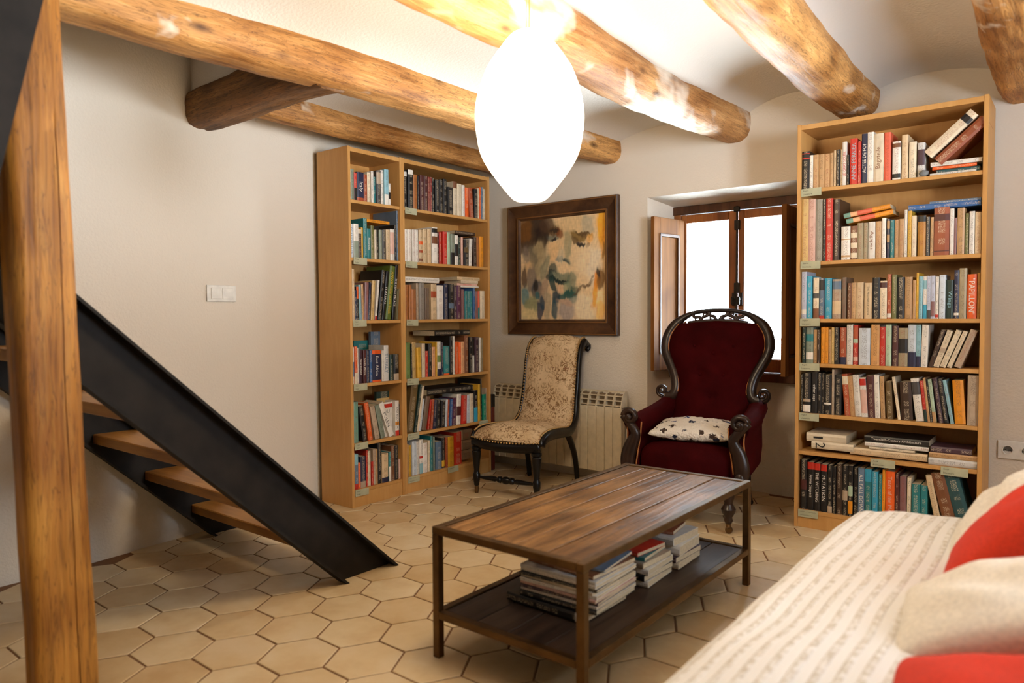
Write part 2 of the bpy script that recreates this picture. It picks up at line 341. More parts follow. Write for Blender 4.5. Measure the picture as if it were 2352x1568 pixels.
# splayed plaster cheeks and head of the niche
hexa(bm, [(NX0, 0, -.1), (WX0, WY, -.1), (NX0, WY, -.1)], [(NX0, 0, NZ), (WX0, WY, NZ), (NX0, WY, NZ)])
hexa(bm, [(NX1, 0, -.1), (NX1, WY, -.1), (WX1, WY, -.1)], [(NX1, 0, NZ), (NX1, WY, NZ), (WX1, WY, NZ)])
hexa(bm, [(NX0, 0, NZ), (NX0, WY, NZ), (NX0, WY, WZ1)], [(NX1, 0, NZ), (NX1, WY, NZ), (NX1, WY, WZ1)])
tag(obj('wall_back', bm, MT['wall']), kind='structure', label='cream plaster wall with the deep window niche')
bm = BM(); x0, x1 = 4.6, 4.95
box(bm, x0, x1, -5.8, -2.55, -.1, HT); box(bm, x0, x1, -1.65, .5, -.1, HT); box(bm, x0, x1, -2.55, -1.65, -.1, .92); box(bm, x0, x1, -2.55, -1.65, 1.98, HT)
tag(obj('wall_right', bm, MT['wall']), kind='structure')
bm = BM(); y0, y1 = -5.75, -5.4
box(bm, -.3, 5, y0, y1, -.1, HT)
tag(obj('wall_rear', bm, MT['wall']), kind='structure')
# upper-floor edge around the stairwell
bm = BM(); box(bm, -.4, 1.0, -2.22, -2.08, 2.1, HT); box(bm, .94, 1.02, -5.75, -2.08, 2.14, HT)
tag(obj('wall_stairwell', bm, MT['wall']), kind='structure', label='plastered edge of the upper floor round the stairwell')
# vaulted plaster ceiling between the beams
BX = [(-.45, 2.16), (.27, 2.14), (1.06, 2.13), (1.90, 2.14), (2.56, 2.16), (3.27, 2.13), (4.0, 2.14), (4.75, 2.14)]
RISE = [.05, .10, .095, .125, .10, .10, .10]
bm = BM()
for i in range(len(BX)-1):
    (xa, za), (xb, zb) = BX[i], BX[i+1]; ye = -2.15 if xb < 1.1 else -5.6; K = 14
    lo, hi = [], []
    for k in range(K+1):
        t = k/K; x = xa+(xb-xa)*t; z = za+(zb-za)*t + RISE[i]*(1-(2*t-1)**2)**.8
        lo.append((x, z)); hi.append((x, z+.06))
    loop = lo+hi[::-1]; a_ = [bm.verts.new((x, ye, z)) for x, z in loop]; b_ = [bm.verts.new((x, .2, z)) for x, z in loop]; n_ = len(loop)
    for k in range(n_): bm.faces.new((a_[k], a_[(k+1) % n_], b_[(k+1) % n_], b_[k]))
    bm.faces.new(a_[::-1]); bm.faces.new(b_)
tag(obj('ceiling', bm, MT['ceil'], auto=.6), kind='structure', label='white plaster vaults between the wooden beams')
bm = BM(); box(bm, -.6, 1.2, -5.8, -2.0, HT-.05, HT+.05); box(bm, -.6, 5, -5.8, .5, HT, HT+.08)
tag(obj('ceiling_upper', bm, MT['ceil']), kind='structure')
# ------------------------------------------------------------------ floor of hexagonal tiles
fl = boxo('floor', MT['grout'], None, -.4, 4.9, -5.7, .45, -.06, -.0035)
tag(fl, kind='structure', label='cream hexagonal terracotta tiles with brown joints')
COL, ROW = .187, .2249
def hexring(g, z):
    s, h = COL/1.5, ROW/2; k = 1-g/h
    return [(s*k, 0, z), (s*k/2, h*k, z), (-s*k/2, h*k, z), (-s*k, 0, z), (-s*k/2, -h*k, z), (s*k/2, -h*k, z)]
def tile_into(bm, ox=0, oy=0):
    R = [[bm.verts.new((x+ox, y+oy, z)) for x, y, z in hexring(g, zz)] for g, zz in ((.0035, -.0030), (.0042, -.0010), (.0068, 0))]
    for a, b in zip(R, R[1:]):
        for k in range(6): bm.faces.new((a[k], a[(k+1) % 6], b[(k+1) % 6], b[k]))
    bm.faces.new(R[-1])
bm = BM(); tile_into(bm); tme = bpy.data.meshes.new('tile'); bm.to_mesh(tme); bm.free(); tme.materials.append(MT['tile'])
def proj(p):
    d = Vector(p)-CAM_POS; z = d.dot(fw)
    return (1176+FPX*d.dot(r2)/z, 784-FPX*d.dot(u2)/z, z) if z > .05 else (-9e9, -9e9, z)
spots = []
for i in range(-7, 19):
    for j in range(-14, 14):
        x = 1.175+COL*i; y = -2.69+ROW*(j+(.5 if i % 2 else 0))
        if x < xw(y)-.02 or x > 4.62 or y > .29 or y < -5.42: continue
        if y > .02 and not (NX0-.03 < x < NX1+.03): continue
        px, py, z = proj((x, y, 0)); vis = -60 < px < 2412 and py < 1640 and z > .3
        spots.append((0 if vis else 1, z, x, y))
spots.sort(); random.seed(4)
rest = BM()
for k, (nv, z, x, y) in enumerate(spots):
    if k < 300 and not nv:
        o = bpy.data.objects.new('tile', tme); C.objects.link(o); o.parent = fl
        o.location = (x, y, random.uniform(-.0004, .0004)); o.rotation_euler = (random.uniform(-.002, .002), random.uniform(-.002, .002), random.uniform(-.006, .006))
    else: tile_into(rest, x, y)
tag(obj('tile_field', rest, MT['tile'], fl), kind='stuff')
# ------------------------------------------------------------------ window in the niche
win = empty('window_1', (0, 0, 0), 0, kind='structure', label='wooden casement window with open inner shutters in the niche')
fy0, fy1 = .262, .345
bm = BM()
box(bm, WX0, WX0+.045, fy0, fy1, WZ0, WZ1, .003); box(bm, WX1-.045, WX1, fy0, fy1, WZ0, WZ1, .003)
obj('frame_jamb', bm, MT['winwood'], win)
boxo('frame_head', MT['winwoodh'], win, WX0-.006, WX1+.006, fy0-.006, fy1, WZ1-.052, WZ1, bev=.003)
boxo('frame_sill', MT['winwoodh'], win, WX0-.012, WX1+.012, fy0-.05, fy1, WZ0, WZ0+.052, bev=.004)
midx = 1.823
for s, (a, b) in enumerate(((WX0+.046, midx-.004), (midx+.004, WX1-.046))):
    z0, z1 = WZ0+.055, WZ1-.055; st = .042 if s == 0 else .042
    r = empty('casement', (0, 0, 0)); r.parent = win
    lo = (.036, .058) if s == 0 else (.036, .105)
    l_w, r_w = (.036, .054) if s == 0 else (.036, .085)
    gz0, gz1 = z0+.078, z1-.052
    for nm, q in (('stile', (a, a+l_w, z0, z1)), ('stile', (b-r_w, b, z0, z1)), ('bottom_rail', (a+l_w, b-r_w, z0, gz0)), ('top_rail', (a+l_w, b-r_w, gz1, z1))):
        boxo(nm, MT['winwood'], r, q[0], q[1], .268, .312, q[2], q[3], bev=.004)
    boxo('pane', MT['glass'], r, a+l_w-.004, b-r_w+.004, .289, .293, gz0-.004, gz1+.004)
    hx = (b-.016) if s == 0 else (a+.018)
    bm = BM(); box(bm, hx-.011, hx+.011, .258, .268, 1.13, 1.21, .002); tube(bm, [(hx, .262, 1.17), (hx, .236, 1.17)], .006, 8); box(bm, hx-.006, hx+.006, .228, .240, 1.135, 1.185, .003)
    obj('latch', bm, MT['iron'], r)
bm = BM(); tube(bm, [(midx, .258, .78), (midx, .258, 1.735)], .007, 8)
for z in (.86, 1.24, 1.62): box(bm, midx-.017, midx+.017, .252, .27, z-.03, z+.03, .003)
box(bm, midx-.02, midx+.02, .246, .262, 1.70, 1.732, .004)
obj('bolt_rod', bm, MT['iron'], win)
def shutter(hx, ang, sgn, w, lab):
    r = empty('shutter', (hx, .258, 0), ang); r.parent = win
    z0, z1 = .735, 1.675
    X = lambda a, b: (min(sgn*a, sgn*b), max(sgn*a, sgn*b))
    for nm, (a, b), za, zb in (('stile', X(0, .06), z0, z1), ('stile', X(w-.06, w), z0, z1), ('rail', X(.06, w-.06), z0, z0+.10), ('rail', X(.06, w-.06), z1-.10, z1)):
        boxo(nm, MT['shutter'], r, a, b, -.026, 0, za, zb, bev=.002)
    a, b = X(.074, w-.074); boxo('panel', MT['shutter'], r, a, b, -.02, -.006, z0+.114, z1-.114, bev=.004)
    for m_y in (-.027, -.001):
        bm = BM(); a, b = X(.058, w-.058)
        for q in ((a, a+.016, z0+.098, z1-.098), (b-.016, b, z0+.098, z1-.098), (a, b, z0+.098, z0+.114), (a, b, z1-.114, z1-.098)):
            box(bm, q[0], q[1], m_y-.004, m_y+.004, q[2], q[3], .002)
        obj('moulding', bm, MT['winwoodh'], r)
    bm = BM()
    for z in (z0+.16, z1-.16): tube(bm, [(0, -.013, z-.035), (0, -.013, z+.035)], .007, 8)
    obj('hinge', bm, MT['iron'], r)
shutter(WX0+.05, math.radians(82), -1, .325, '')
shutter(WX1-.03, math.radians(-88), 1, .30, '')
for nm, xx in (('window_2', 'side'),):
    w = empty(nm, (0, 0, 0), 0, kind='structure')
    def P(a0, a1, z0, z1):
        if xx == 'rear': boxo('frame', MT['winwood'], w, a0, a1, -5.68, -5.62, z0, z1, bev=.004)
        else: boxo('frame', MT['winwood'], w, 4.80, 4.86, a0, a1, z0, z1, bev=.004)
    A, B = (2.95, 3.65) if xx == 'rear' else (-2.55, -1.65)
    P(A, A+.06, .92, 1.98); P(B-.06, B, .92, 1.98); P(A, B, .92, .98); P(A, B, 1.92, 1.98); P((A+B)/2-.04, (A+B)/2+.04, .98, 1.92)
# ------------------------------------------------------------------ beams and post
def log(name, cps, mat, label, sq=2.5, seed=0, n=44, axis='y', wob=.010, sub=18, amp=.10, group=None):
    """hewn log through control points (x, y, z, r)"""
    bm = BM(); P = smoothpath([c[:3] for c in cps], sub); Rr = smoothpath([(c[3], 0, 0) for c in cps], sub)
    rings = []
    for i, (p, r) in enumerate(zip(P, Rr)):
        r = r.x; ring = []
        for k in range(n):
            a = 2*PI*k/n; ca, sa = math.cos(a), math.sin(a)
            e = (abs(ca)**sq+abs(sa)**sq)**(-1/sq)
            s = (p.y if axis == 'y' else p.x if axis == 'x' else p.z)
            d = 1 + amp*noise.noise(Vector((ca*.9+seed, sa*.9, s*1.1))) + amp*.55*noise.noise(Vector((ca*2.2, sa*2.2+seed, s*5))) + .035*noise.noise(Vector((ca*6, sa*6+seed, s*9))) + .016*noise.noise(Vector((ca*13, sa*13+seed, s*7)))
            v = (ca*e*r*d, sa*e*r*d)
            off = {'y': (v[0], 0, v[1]), 'x': (0, v[0], v[1]), 'z': (v[0], v[1], 0)}[axis]
            w = wob*noise.noise(Vector((s*.9, seed+5, 0)))
            ring.append(bm.verts.new(p+Vector(off)+Vector((w if axis != 'x' else 0, 0, 0))))
        rings.append(ring)
    for a, b in zip(rings, rings[1:]):
        for k in range(n): bm.faces.new((a[k], a[(k+1) % n], b[(k+1) % n], b[k]))
    bm.faces.new(rings[0][::-1]); bm.faces.new(rings[-1])
    return tag(obj(name, bm, mat, None, True), label, 'beam' if 'beam' in name else 'post', group, 'thing')
G = 'hewn ceiling beams'
log('ceiling_beam', [(.93, -5.5, 2.12, .10), (.98, -3.6, 2.12, .10), (1.0, -2.8, 2.115, .10), (1.045, -2.1, 2.115, .095), (1.05, -1.1, 2.125, .09), (1.07, -.4, 2.125, .085), (1.09, .06, 2.125, .08)], MT['beam'], 'long squared beam running from the wooden post over the stairs to the back wall', 3.0, 1, group=G, amp=.07)
log('ceiling_beam', [(1.92, -5.5, 2.16, .115), (1.90, -2.6, 2.15, .115), (1.89, -1.9, 2.15, .118), (1.86, -1.1, 2.15, .115), (1.88, -.5, 2.15, .112), (1.90, .06, 2.155, .10)], MT['beamlime'], 'thick lime-streaked beam passing just behind the lit egg-shaped lamp', 2.3, 12, group=G)
log('ceiling_beam', [(2.60, -5.5, 2.17, .11), (2.60, -2.4, 2.17, .105), (2.585, -1.5, 2.165, .108), (2.565, -.9, 2.16, .105), (2.555, -.4, 2.17, .105), (2.56, .06, 2.17, .10)], MT['beam'], 'round brown beam ending above the bookcase by the window', 2.3, 23, group=G)
log('ceiling_beam', [(3.36, -5.5, 2.15, .12), (3.33, -2.4, 2.15, .12), (3.30, -1.4, 2.15, .118), (3.28, -.7, 2.145, .118), (3.265, .06, 2.145, .115)], MT['beam'], 'dark-ended beam in the top corner beyond the tall bookcase', 2.8, 34, group=G)
log('ceiling_beam', [(.30, -2.12, 2.135, .07), (.275, -1.6, 2.135, .07), (.265, -1.0, 2.135, .07), (.27, -.5, 2.125, .068), (.27, .06, 2.12, .07)], MT['beam'], 'slim beam along the wall just above the two joined bookcases', 2.6, 55, group=G)
log('trimmer_beam', [(-.03, -2.165, 2.105, .088), (.3, -2.165, 2.105, .092), (.65, -2.165, 2.11, .088), (.86, -2.165, 2.105, .082), (1.06, -2.16, 2.085, .078)], MT['beamdark'], 'short dark crossbeam framing the edge of the stairwell', 4.2, 66, axis='x', amp=.10)
# the free-standing post: squared, checked down its length
bm = BM(); H = 2.05; NZp = 60; n = 56; rings = []
for i in range(NZp):
    z = H*i/(NZp-1); ring = []
    cx, cy = 1.325-.012*(z-1), -3.310+.022*(1-z)
    for k in range(n):
        a = 2*PI*k/n; ac_ = math.radians(17+9*z*.6+7*noise.noise(Vector((z*1.7, 3, 1))))
        if k in (2, 3, 4): a = ac_+(k-3)*.016
        ca, sa = math.cos(a), math.sin(a); e = (abs(ca)**5+abs(sa)**5)**(-.2)
        d = 1+.05*noise.noise(Vector((ca, sa, z*1.4)))+.03*noise.noise(Vector((ca*2, sa*2, z*5)))
        x, y = ca*e*.055*d, sa*e*.076*d
        if k == 3 and z < 1.62: x -= .028*min(1, (1.62-z)*4)     # the long drying crack
        ring.append(bm.verts.new((cx+x, cy+y, z)))
    rings.append(ring)
for a, b in zip(rings, rings[1:]):
    for k in range(n): bm.faces.new((a[k], a[(k+1) % n], b[(k+1) % n], b[k]))
bm.faces.new(rings[0][::-1]); bm.faces.new(rings[-1])
tag(obj('wooden_post', bm, MT['post'], None, auto=.9), 'squared orange-brown timber post with a long crack, standing beside the stairs', 'post', kind='thing')
# dark steel sheet at the top of the stairs
bm = BM(); pts = [(-3.255, 2.19), (-3.345, 1.857), (-3.44, 1.45), (-3.48, 1.28), (-4.2, 1.28), (-4.2, 2.19)]
hexa(bm, [(1.49, y, z) for y, z in pts], [(1.505, y, z) for y, z in pts])
sp = obj('steel_panel', bm, MT['steel']); tag(sp, 'dark steel panel with a slanting edge in front of the post top', 'panel')
boxo('hanger_bar', MT['steel'], sp, 1.485, 1.51, -4.2, -3.9, 2.12, 2.26)
# ------------------------------------------------------------------ staircase
RI, RU = .200, .2165
st = empty('staircase', (0, 0, 0), 0, 'open staircase with black steel channel stringers and wooden treads', 'staircase')
sl = .926
def stringer(xa, xb, flange):
    """channel section: web in a vertical plane, flanges pointing to flange"""
    bm = BM(); y0t, y0b = -1.93, -2.21; TOP = 2.0; dz = .267
    def poly(xs, off0, off1):   # strip between two offsets (fractions of the section height) up the slope
        f = lambda o: [(y0b+(y0t-y0b)*o, 0), (y0b+(y0t-y0b)*o-TOP/sl, TOP)]
        a, b = f(off0), f(off1); x0, x1 = xs
        hexa(bm, [(x0, *a[0]), (x0, *a[1]), (x0, *b[1]), (x0, *b[0])], [(x1, *a[0]), (x1, *a[1]), (x1, *b[1]), (x1, *b[0])])
    poly((xa, xb), 0, 1)
    fl0, fl1 = (xb, xb+flange) if flange > 0 else (xa+flange, xa)
    poly((fl0, fl1), 0, .05); poly((fl0, fl1), .95, 1)
    return obj('stringer', bm, MT['steel'], st)
stringer(1.125, 1.135, .05); stringer(.105, .115, .05)
for k in range(13):
    z = .172+RI*k; yb = -2.305-RU*k
    if z > 1.9: break
    o = boxo('tread', MT['tread'], st, .117, 1.123, yb, yb+.20, z-.042, z, bev=.004)
# ================================================================== FURNITURE
# ------------------------------------------------------------------ bookcases
def bookcase(loc, rz, W, D, Hh, shelf_tops, label, plinth=.07):
    """front at local y=0, back at y=D, x 0..W"""
    r = empty('bookcase', loc, rz, label, 'bookcase'); t = .018; m = MT['beech']
    for a in (0, W-t): boxo('side_panel', m, r, a, a+t, 0, D, 0, Hh, bev=.0012)
    boxo('top_panel', m, r, t, W-t, .002, D, Hh-.028, Hh-.004, bev=.001)
    boxo('back_panel', m, r, t, W-t, D-.006, D-.002, .03, Hh-.02)
    for z in shelf_tops: boxo('shelf', m, r, t, W-t, .004, D-.006, z-.018, z, bev=.0012)
    boxo('plinth', m, r, t, W-t, .006, .022, 0, shelf_tops[-1]-.018, bev=.001)
    return r
ZR = [0, 1.698, 1.339, 1.054, .832, .581, .388, .090]
ZL = [0, 1.728, 1.407, 1.056, .697, .362, .099]
XR = 2.3477; YA = -1.4735
bookcase((XR, -.30, 0), 0, .80, .28, 2.02, ZR[1:], 'tall beech bookcase beside the window, leaning books on its top shelf')
bookcase((.30, YA, 0), PI/2, .40, .28, 2.02, ZL[1:], 'narrow beech bookcase nearest the stairs, filled with travel guides')
bookcase((.30, YA+.4005, 0), PI/2, .7995, .28, 2.02, ZL[1:], 'wide beech bookcase joined to the narrow one, next to the radiator')
# ------------------------------------------------------------------ coffee table
TX0, TX1, TY0, TY1, TH = 1.895, 2.465, -2.432, -1.215, .418
t = empty('coffee_table', ((TX0+TX1)/2, (TY0+TY1)/2, 0), 0, 'low plank-topped coffee table with bronzed metal frame and lower shelf', 'coffee table')
hx, hy = (TX1-TX0)/2, (TY1-TY0)/2; s = .026
for sx in (-1, 1):
    for sy in (-1, 1):
        x = sx*(hx-s/2); y = sy*(hy-s/2)
        boxo('leg', MT['bronze'], t, x-s/2, x+s/2, y-s/2, y+s/2, 0, TH-.024, bev=.002)
for z1, nm in ((TH, 'top_frame'), (.150, 'shelf_frame')):
    z0 = z1-.024; bm = BM(); e = s if nm == 'shelf_frame' else 0
    for sx in (-1, 1): box(bm, min(sx*hx, sx*(hx-s)), max(sx*hx, sx*(hx-s)), -hy+e, hy-e, z0, z1, .002)
    for sy in (-1, 1): box(bm, -hx+s, hx-s, min(sy*hy, sy*(hy-s)), max(sy*hy, sy*(hy-s)), z0, z1, .002)
    obj(nm, bm, MT['bronze'], t)
random.seed(11)
def planks(cuts, z0, z1, mat, nm):
    a = -hx+s+.001; W = 2*hx-2*s-.002
    for c0, c1 in zip(cuts, cuts[1:]):
        dz = random.uniform(-.0015, .001)
        o = boxo(nm, mat, t, a+W*c0+.0022, a+W*c1-.0022, -hy+s+.001+random.uniform(0, .004), hy-s-.001-random.uniform(0, .004), z0, z1+dz, bev=.003, seg=2)
planks([0, .17, .37, .56, .78, 1], TH-.022, TH-.003, MT['oldwood'], 'plank')
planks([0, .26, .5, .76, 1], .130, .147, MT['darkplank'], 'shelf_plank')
# ------------------------------------------------------------------ slipper chair with tapestry cover
ch = empty('slipper_chair', (.785, -.435, 0), math.radians(6.5), 'low slipper chair in beige floral tapestry with black curved frame', 'chair')
# side profile (y, z) of the top surface from the seat front to the rolled top
prof = smoothpath([(0, -.335, .335), (0, -.31, .375), (0, -.22, .40), (0, -.06, .395), (0, .08, .385), (0, .155, .43), (0, .19, .54), (0, .215, .68), (0, .235, .80), (0, .27, .885), (0, .33, .93), (0, .385, .915)], 7)
def halfw(s):     # half width along the profile 0..1
    return .232-.045*min(1, max(0, (s-.15)/.4))-.0*s if s < .55 else .187-.012*(s-.55)
NP = len(prof)
bm = BM(); nu = 15
top, bot = [], []
for i, p in enumerate(prof):
    s = i/(NP-1); w = halfw(s); tt = (prof[min(i+1, NP-1)]-prof[max(i-1, 0)]).normalized(); nn = Vector((0, -tt.z, tt.y))
    rt_, rb_ = [], []
    for k in range(nu):
        u = 2*k/(nu-1)-1; puff = (.020+.022*(1-abs(2*s-.5) if s < .5 else .4))*(1-abs(u)**2.6)
        rt_.append(bm.verts.new(p+Vector((u*w, 0, 0))+nn*(puff-.012))); rb_.append(bm.verts.new(p+Vector((u*w, 0, 0))-nn*.052))
    top.append(rt_); bot.append(rb_)
for i in range(NP-1):
    for k in range(nu-1):
        bm.faces.new((top[i][k], top[i][k+1], top[i+1][k+1], top[i+1][k])); bm.faces.new((bot[i][k+1], bot[i][k], bot[i+1][k], bot[i+1][k+1]))
    bm.faces.new((top[i][0], top[i+1][0], bot[i+1][0], bot[i][0])); bm.faces.new((top[i+1][-1], top[i][-1], bot[i][-1], bot[i+1][-1]))
for k in range(nu-1):
    bm.faces.new((top[0][k+1], top[0][k], bot[0][k], bot[0][k+1])); bm.faces.new((top[-1][k], top[-1][k+1], bot[-1][k+1], bot[-1][k]))
obj('upholstery', bm, MT['tapestry'], ch, auto=.9)
for sx in (-1, 1):
    pts = []; rr = []
    for i in range(0, NP, 2):
        s = i/(NP-1); tt = (prof[min(i+1, NP-1)]-prof[max(i-1, 0)]).normalized(); nn = Vector((0, -tt.z, tt.y))
        pts.append(prof[i]+Vector((sx*(halfw(s)+.010), 0, 0))-nn*.030); rr.append((.016, .026 if s > .45 else .030))
    e = pts[-1]
    for a in (0, 60, 120, 190):                     # little scroll at the top of the stile
        pts.append(e+Vector((0, .024*math.sin(math.radians(a))+.014, -.02+.02*math.cos(math.radians(a))))); rr.append((.015, .014))
    bm = BM(); tube(bm, pts, rr, 10, True, (0, -1, .2)); obj('side_rail', bm, MT['ebony'], ch, True)
    # brass-headed nails along the rail
    bm = BM()
    for i in range(8, NP-4, 1):
        for f in ((0, .5) if i < 30 else (0,)):
            p = prof[i].lerp(prof[i+1], f); s = i/(NP-1)
            tt = (prof[i+1]-prof[i-1]).normalized(); nn = Vector((0, -tt.z, tt.y))
            bmesh.ops.create_icosphere(bm, subdivisions=1, radius=.0068, matrix=Matrix.Translation(p+Vector((sx*(halfw(s)+.002), 0, 0))+nn*.002))
    tag(obj('nail_trim', bm, MT['nail'], ch, True), kind='stuff')
bm = BM()          # serpentine front rail
fr = smoothpath([(-.235, -.318, .315), (-.12, -.346, .307), (0, -.352, .303), (.12, -.346, .307), (.235, -.318, .315)], 6)
tube(bm, fr, [(.018, .030)]*len(fr), 10); obj('front_rail', bm, MT['ebony'], ch, True)
bm = BM()
for i in range(0, 25):
    p = fr[i]; bmesh.ops.create_icosphere(bm, subdivisions=1, radius=.0065, matrix=Matrix.Translation(p+Vector((0, -.016, .030))))
tag(obj('nail_trim', bm, MT['nail'], ch, True), kind='stuff')
legp = [(.010, 0), (.0125, .012), (.0135, .03), (.012, .045), (.016, .05), (.020, .075), (.0225, .082), (.0225, .118), (.0185, .124), (.017, .14), (.021, .18), (.026, .225), (.029, .255), (.024, .262), (.031, .270), (.031, .283), (.022, .288), (.027, .30)]
for sx in (-1, 1):
    bm = BM(); lathe(bm, [(r, z) for r, z in legp if z >= .045], 14, (sx*.212, -.318, 0)); l = obj('front_leg', bm, MT['ebony'], ch, auto=.7)
    bm = BM(); lathe(bm, [(r, z) for r, z in legp if z <= .045], 12, (sx*.212, -.318, 0)); tag(obj('ferrule', bm, MT['brass'], l, auto=.7), 'brass foot ferrule')
    path = smoothpath([(sx*.19, .10, .335), (sx*.185, .16, .27), (sx*.18, .215, .19), (sx*.18, .24, .11), (sx*.18, .255, .0)], 6)
    bm = BM(); tube(bm, path, [.021-.006*i/len(path) for i in range(len(path))], 10, True, (0, 1, .3)); obj('rear_leg', bm, MT['ebony'], ch, True)
sp_ = [(-.20, .010), (-.17, .013), (-.12, .017), (-.075, .020), (-.06, .012), (-.052, .024), (-.036, .026), (-.028, .013), (-.016, .026), (0, .030), (.016, .026), (.028, .013), (.036, .026), (.052, .024), (.06, .012), (.075, .020), (.12, .017), (.17, .013), (.20, .010)]
bm = BM(); lathe(bm, [(r*.78, x) for x, r in sp_], 14, (0, -.318, .10), Matrix.Rotation(PI/2, 3, 'Y')); obj('stretcher', bm, MT['ebony'], ch, auto=.7)
# ------------------------------------------------------------------ red velvet armchair
ac = empty('armchair', (1.883, -.398, 0), math.radians(7.7), 'burgundy velvet armchair with carved dark wood frame and pierced crest', 'armchair')
def by(z): return .17+.19*max(0, z-.42)/.68          # rake of the back
half = [(.0, 1.100), (.09, 1.096), (.165, 1.078), (.232, 1.035), (.278, .975), (.294, .905), (.283, .845), (.255, .79), (.228, .735), (.212, .68), (.214, .635), (.235, .608), (.263, .605)]
half = [Vector((x, 0, z)) for x, z in half]
hp = smoothpath(half, 5)
def put(x, z, dy=0): return Vector((x, by(z)+dy, z))
bm = BM()
outer = [put(-p.x, p.z) for p in hp[::-1]] + [put(p.x, p.z) for p in hp[1:]]
rad = []
for p in outer:
    zf = max(0, min(1, (p.z-1.02)/.07)); rad.append((.030*(1-zf)+.013*zf, .026*(1-zf)+.017*zf))
tube(bm, outer, rad, 12, True, (0, -1, 0), True)
for sx in (-1, 1):          # scroll volutes at the foot of the back
    c = Vector((sx*.282, by(.62)-.012, .640)); sc = []
    for k in range(26):
        a = -PI/2 + sx*0 + k/25*2.6*PI; r = .036*(1-k/25*.85)
        sc.append(c+Vector((sx*r*math.cos(a), -.010*k/25, r*math.sin(a))))
    tube(bm, sc, [(.012*(1-.4*k/25), .020) for k in range(26)], 8, True, (0, -1, 0), True)
obj('back_frame', bm, MT['rosewood'], ac, True)
# pierced crest: inner rail and scrollwork
bm = BM()
inner = [put(x, 1.042-.30*x*x*1.6) for x in [i/20*.34-.17 for i in range(21)]]
tube(bm, inner, [(.012, .017)]*21, 8, True, (0, -1, 0), True)
def ztop(x): return 1.097-.62*x*x-.006
def zin(x): return 1.042-.48*x*x+.006
for sx in (-1, 1):
    for x0, x1, fl in ((.012, .060, 0), (.050, .105, 1), (.095, .150, 0)):
        a, b = (zin, ztop) if fl == 0 else (ztop, zin)
        cp = [(sx*x0, a(x0)), (sx*(x0+.010), a(x0)*.6+b(x0)*.4), (sx*(x0*.5+x1*.5), (a(x0)+b(x1))/2), (sx*(x1-.012), a(x1)*.35+b(x1)*.65), (sx*x1, b(x1))]
        pp = smoothpath([put(x, z) for x, z in cp], 4); tube(bm, pp, [(.010, .014)]*len(pp), 7, True, (0, -1, 0), True)
        cc = put(sx*(x0+x1)/2, (zin(x0)+ztop(x1))/2+(.008 if fl else -.006)); ring = [cc+Vector((.011*math.cos(q), 0, .011*math.sin(q))) for q in [k*PI/5 for k in range(8)]]
        tube(bm, ring, [(.006, .011)]*8, 6, True, (0, -1, 0), True)
obj('pierced_crest', bm, MT['rosewood'], ac, True)
# upholstered back, gently buttoned
btn = [(0, .86), (-.11, .90), (.11, .90), (-.065, .74), (.065, .74), (0, .62)]
ol = [Vector((p.x-.012 if p.x > .02 else p.x, 0, min(p.z, 1.040-.48*min(p.x, .17)**2))) for p in hp if p.z > .63]
ol += [Vector((.205, 0, .58)), Vector((.215, 0, .48)), Vector((.215, 0, .40))]
zs = sorted({round(.40+i*.64/44, 4) for i in range(45)})
def wid(z):
    best = 0
    for a, b in zip(ol, ol[1:]):
        if (a.z-z)*(b.z-z) <= 0 and abs(a.z-b.z) > 1e-6: best = max(best, a.x+(b.x-a.x)*(z-a.z)/(b.z-a.z))
    return max(best, .02)
bm = BM(); fr_, bk_ = [], []; nu = 27
for z in zs:
    w = wid(min(z, 1.0395)); A, B = [], []
    for k in range(nu):
        u = 2*k/(nu-1)-1; x = u*w; edge = (1-abs(u)**3.5)*(min(1, (1.045-z)/.05)**.6 if z > .995 else 1)
        d = .055*edge
        for bx, bz in btn:
            q = ((x-bx)**2+(z-bz)**2)/.0011; d -= .020*math.exp(-q)
        d += .004*noise.noise(Vector((x*14, z*14, 1)))*edge
        A.append(bm.verts.new(put(x, z, -.006-d))); B.append(bm.verts.new(put(x, z, .02+.02*edge)))
    fr_.append(A); bk_.append(B)
for i in range(len(zs)-1):
    for k in range(nu-1):
        bm.faces.new((fr_[i][k], fr_[i][k+1], fr_[i+1][k+1], fr_[i+1][k])); bm.faces.new((bk_[i][k+1], bk_[i][k], bk_[i+1][k], bk_[i+1][k+1]))
    bm.faces.new((fr_[i+1][0], bk_[i+1][0], bk_[i][0], fr_[i][0])); bm.faces.new((fr_[i][-1], bk_[i][-1], bk_[i+1][-1], fr_[i+1][-1]))
back = obj('back_cushion', bm, MT['velvet'], ac, True)
for bx, bz in btn:
    bm = BM(); bmesh.ops.create_uvsphere(bm, u_segments=10, v_segments=6, radius=.009, matrix=Matrix.Translation(put(bx, bz, -.044)) @ Matrix.Diagonal((1, .5, 1, 1))); obj('button', bm, MT['velvet'], back, True)
# gilt gimp along the right and left inside edge of the frame
bm = BM()
for sx in (-1, 1):
    g = [put(sx*(p.x-.020), p.z, -.017) for p in hp if .63 < p.z < 1.03 and p.x > .1]
    tube(bm, g, .0035, 6)
obj('gimp_braid', bm, MT['gimp'], ac, True)
